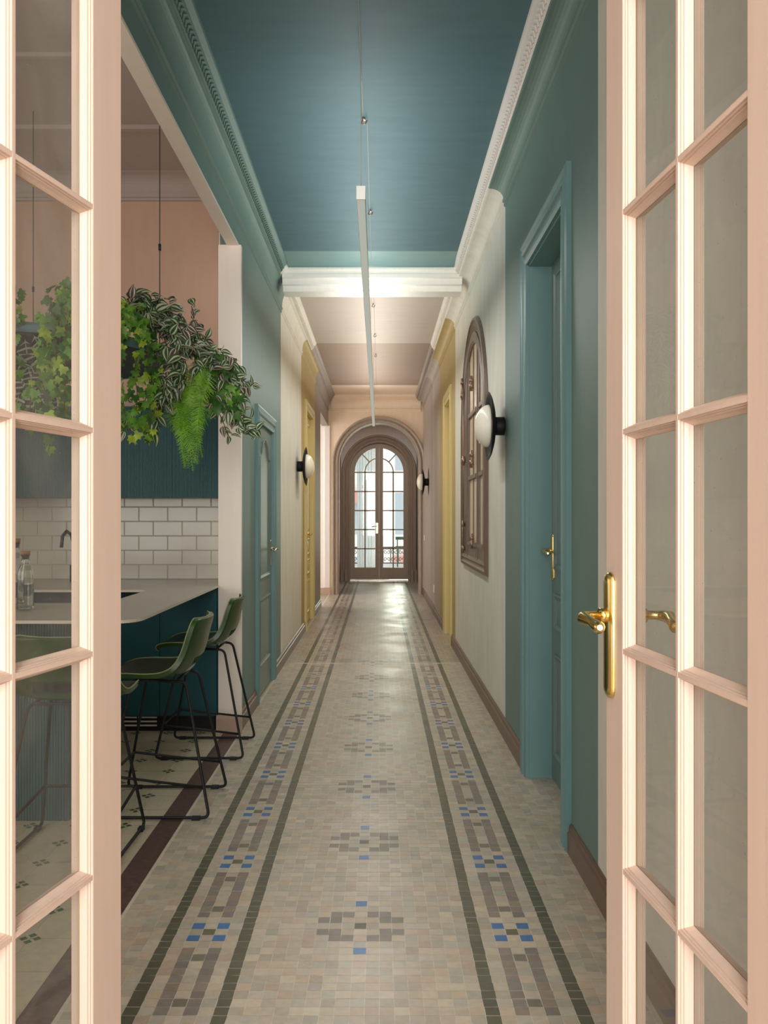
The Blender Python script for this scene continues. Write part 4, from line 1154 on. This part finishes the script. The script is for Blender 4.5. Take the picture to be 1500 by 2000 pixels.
plant('spiderwort', 'striped silver and green trailing plant mounded over the planter and hanging down', 'plant', [
    ([(245, 585, 4.05), (275, 588, 4.05), (300, 600, 4.05)], 34, .035, .090), ([(262, 578, 4.1), (300, 596, 4.1), (345, 615, 4.1)], 40, .035, .088),
    ([(260, 610, 4.0), (300, 622, 4.0), (340, 640, 4.0), (370, 665, 4.0)], 64, .045, .088), ([(300, 640, 4.05), (340, 655, 4.05), (380, 680, 4.05), (400, 710, 4.05)], 60, .05, .084),
    ([(320, 660, 3.98), (335, 700, 3.95), (345, 740, 3.95), (340, 765, 3.95)], 48, .04, .088), ([(345, 690, 3.95), (350, 720, 3.95), (325, 760, 3.95), (310, 790, 3.95)], 42, .035, .088),
    ([(330, 760, 3.94), (312, 790, 3.94), (305, 820, 3.94), (296, 850, 3.94)], 12, .018, .088), ([(360, 640, 4.1), (375, 630, 4.1), (378, 612, 4.1), (374, 598, 4.1)], 9, .01, .07),
    ([(385, 690, 4.1), (398, 670, 4.1), (403, 655, 4.1)], 7, .01, .066), ([(370, 640, 4.1), (410, 680, 4.15), (440, 710, 4.2), (455, 725, 4.2)], 46, .04, .074),
    ([(440, 720, 4.25), (462, 735, 4.25), (478, 745, 4.25), (490, 750, 4.25)], 10, .012, .068),
    ([(430, 790, 4.25), (455, 810, 4.25), (478, 835, 4.25), (494, 842, 4.25)], 22, .018, .070), ([(440, 785, 4.25), (462, 795, 4.25), (478, 800, 4.25)], 16, .02, .070),
    ([(425, 800, 4.25), (438, 830, 4.25), (448, 855, 4.25)], 11, .012, .068), ([(455, 810, 4.25), (472, 820, 4.25), (486, 815, 4.25)], 8, .012, .075), ([(470, 828, 4.25), (486, 838, 4.25), (498, 840, 4.25)], 9, .010, .085), ([(472, 752, 4.25), (486, 756, 4.25), (496, 748, 4.25)], 5, .008, .075)], 'trad', tuple(PC + Vector((.55, .05, .04))))
plant('mixed_ivy', 'darker mixed green foliage hanging in front of the pale pillar', 'plant', [
    ([(380, 680, 4.18), (405, 700, 4.18), (430, 740, 4.18), (440, 790, 4.18)], 70, .045, .062), ([(400, 700, 4.3), (410, 740, 4.3), (415, 790, 4.3)], 60, .045, .06),
    ([(420, 700, 4.18), (445, 730, 4.18), (455, 770, 4.18), (462, 800, 4.18)], 56, .04, .06), ([(395, 690, 4.32), (425, 705, 4.32), (445, 712, 4.32)], 36, .03, .06),
    ([(240, 780, 4.6), (245, 820, 4.6), (240, 850, 4.6)], 22, .05, .055)], 'mix', tuple(PC + Vector((.62, .2, .04))))
plant('zebra_plant', 'dark leaved plant with white veins seen through the left door pane', 'plant', [
    ([(62, 655, 3.7), (66, 690, 3.7), (60, 740, 3.7)], 12, .05, .135), ([(45, 720, 3.72), (60, 760, 3.72), (75, 780, 3.72)], 12, .05, .13), ([(90, 690, 3.75), (80, 740, 3.75), (50, 780, 3.75)], 10, .05, .125)], 'zebra', tuple(PC + Vector((-.4, -.45, .04))))

# fern: overlapping feathery fronds
fr = thing('hanging_fern', tuple(PC + Vector((.6, .0, .04))), 'light green fern hanging in a long tapering cone in front of the teal cabinet', 'plant', 'trailing plants in the hanging planter')
L = MB(); St = MB()
def frond(P3, length_w, mi=0):
    c = [Vector(p) for p in catmull([tuple(p) for p in P3], 9)]
    St.tube(c, 0.0016, 5); N = len(c)
    side0 = (TOCAM + rv(.6)).normalized()
    for i in range(1, N - 1):
        f = i / N; d = (c[i + 1] - c[i - 1]).normalized(); nrm = (side0 - d * side0.dot(d)).normalized(); s = d.cross(nrm)
        w = length_w * min(1, f * 4 + .3) * (1 - f) ** .55
        for sg in (-1, 1):
            t = (s * sg + d * .6 - nrm * .25 + rv(.22)).normalized(); b2 = t.cross(nrm).normalized(); m = 6
            pts_a = []; 
            for q in range(m):
                g = q / m; g2 = (q + 1) / m; ww = w * .13 * (1 - g * .75)
                base = c[i] + t * w * g; nb = c[i] + t * w * g2; md = c[i] + t * w * (g + .10)
                L.poly([tuple(base), tuple(md + b2 * ww), tuple(nb)], mi, False); L.poly([tuple(base), tuple(nb), tuple(md - b2 * ww)], mi, False)
for k in range(26):
    xs_ = 371 + rnd.uniform(-27, 27); y0_ = rnd.uniform(690, 740) if k % 3 else rnd.uniform(760, 800); ln = rnd.uniform(60, 120) if k < 20 else rnd.uniform(120, 165)
    xm = xs_ + rnd.uniform(-14, 14); xe = 374 + (xs_ - 372) * .5 + rnd.uniform(-14, 14); dz_ = rnd.uniform(-.07, .05)
    ye = min(y0_ + ln, 915)
    frond([at(xs_, y0_, 4.10 + dz_), at(xm, (y0_ * 2 + ye) / 3, 4.02 + dz_), at((xm + xe) / 2, (y0_ + ye * 2) / 3, 4.0 + dz_), at(xe, ye, 4.02 + dz_)], rnd.uniform(.045, .065), rnd.choice((0, 0, 0, 1)))
frond([at(368, 780, 4.0), at(366, 820, 3.98), at(370, 870, 3.98), at(377, 920, 3.98)], .045); frond([at(380, 760, 4.0), at(386, 820, 3.97), at(384, 870, 3.97), at(380, 905, 3.97)], .045)
frond([at(356, 780, 4.0), at(348, 830, 3.99), at(356, 870, 3.98), at(366, 900, 3.98)], .042, 1)
L.build('fronds', ['fern', 'ivy'], fr, recalc=False); St.build('stems', 'fern', fr, recalc=False)

# ================================================================== BEYOND THE END DOOR
mb = MB(); mb.box(-2.6, 3.2, 18.25, 25.5, -0.1, -0.002); mb.build('floor', 'terrace', kind='structure')
mb = MB(); mb.box(-0.75, -0.6, 18.3, 21.6, 0, 3.4); mb.build('wall_gallery_left', 'bluegrey', kind='structure')
mb = MB(); mb.box(-2.6, 3.2, 18.26, 22.6, 3.4, 3.5); mb.build('ceiling', 'vest', kind='structure')
mb = MB(); mb.box(2.9, 3.0, 18.3, 22.6, 0, 3.4); mb.build('wall_gallery_right', 'vest', kind='structure')
cu = MB(); n = 26; n0 = 0
for i in range(n + 1):
    x = -0.55 + i * 0.018; y = 21.9 + 0.05 * sin(i * 1.5)
    cu.v += [(x, y, 0.0), (x, y, 3.4)]
for i in range(n): cu.face((2 * i, 2 * i + 2, 2 * i + 3, 2 * i + 1), 0, True)
tag(cu.build('curtain', 'curtain', recalc=False), 'sheer white curtain behind the left leaf of the far door', 'curtain')
rl = thing('balcony_railing', (0.4, 24.2, 0), 'black scrolled iron balcony railing outside the far door', 'railing')
b = MB(); b.box(-2.5, 3.1, 24.18, 24.22, 0.46, 0.50); b.box(-2.5, 3.1, 24.18, 24.22, 0.03, 0.06); b.build('rails', 'iron', rl)
b = MB()
for k in range(26):
    x = -2.4 + k * 0.21; b.tube([(x, 24.2, 0.03), (x, 24.2, 0.48)], 0.012, 6)
    for s in (-1, 1):
        for (zc, sg) in ((0.14, 1), (0.37, -1)):
            b.tube([(x + s * (0.052 + 0.045 * (1 - q / 14) * cos(q * .55)), 24.2, zc + sg * 0.06 * (1 - q / 14) * sin(q * .55) * 1.3) for q in range(14)], 0.009, 5)
b.build('scrolls', 'iron', rl)
bn = thing('garden_bench', (0.80, 23.2, 0), 'green slatted bench on the balcony beyond the far door', 'bench')
b = MB()
for y in (23.0, 23.12, 23.24): b.box(0.45, 1.3, y, y + 0.08, 0.52, 0.55)
b.box(0.45, 1.3, 23.36, 23.39, 0.72, 0.80); b.build('seat', 'greenpaint', bn)
for x in (0.50, 1.25):
    for y in (23.03, 23.36):
        b = MB(); b.tube([(x, y, 0), (x, y, 0.52 if y < 23.2 else .8)], 0.014, 6); b.build('leg', 'greenpaint', bn)
bl = thing('apartment_building', (2, 42, -12), 'pale apartment building across the street, seen through the far door', 'building')
b = MB(); b.box(-14, 18, 42, 48, -12, 9); b.build('wall', 'facade', bl)
for ix in range(9):
    for iz in range(4):
        x = -10 + ix * 2.7; z = -2.6 + iz * 3.1
        b = MB(); b.box(x, x + 1.1, 41.96, 42.02, z, z + 2.0); b.build('window', 'facade_dark', bl)
        if (ix + iz) % 2 == 0:
            b = MB(); b.box(x - .1, x + 1.2, 41.5, 41.99, z + 1.5, z + 2.05); b.build('awning', 'awning', bl)
tr = thing('terrace_tree', (2.3, 27, -1), 'leafy green tree just outside the far balcony', 'tree')
L = MB()
for k in range(1500):
    a = rv(1); a = a.normalized() * rnd.random() ** .4
    p = Vector((2.35 + a.x * 1.0, 27 + a.y * .8, 1.6 + a.z * 1.9)); ivy_leaf(L, p, rv(1).normalized(), rv(1).normalized(), .13, 0)
L.build('leaves', 'greenery', tr, recalc=False)
b = MB(); b.tube([(2.4, 27, -1), (2.35, 27, 1.5)], .06, 8); b.build('trunk', 'stem', tr)
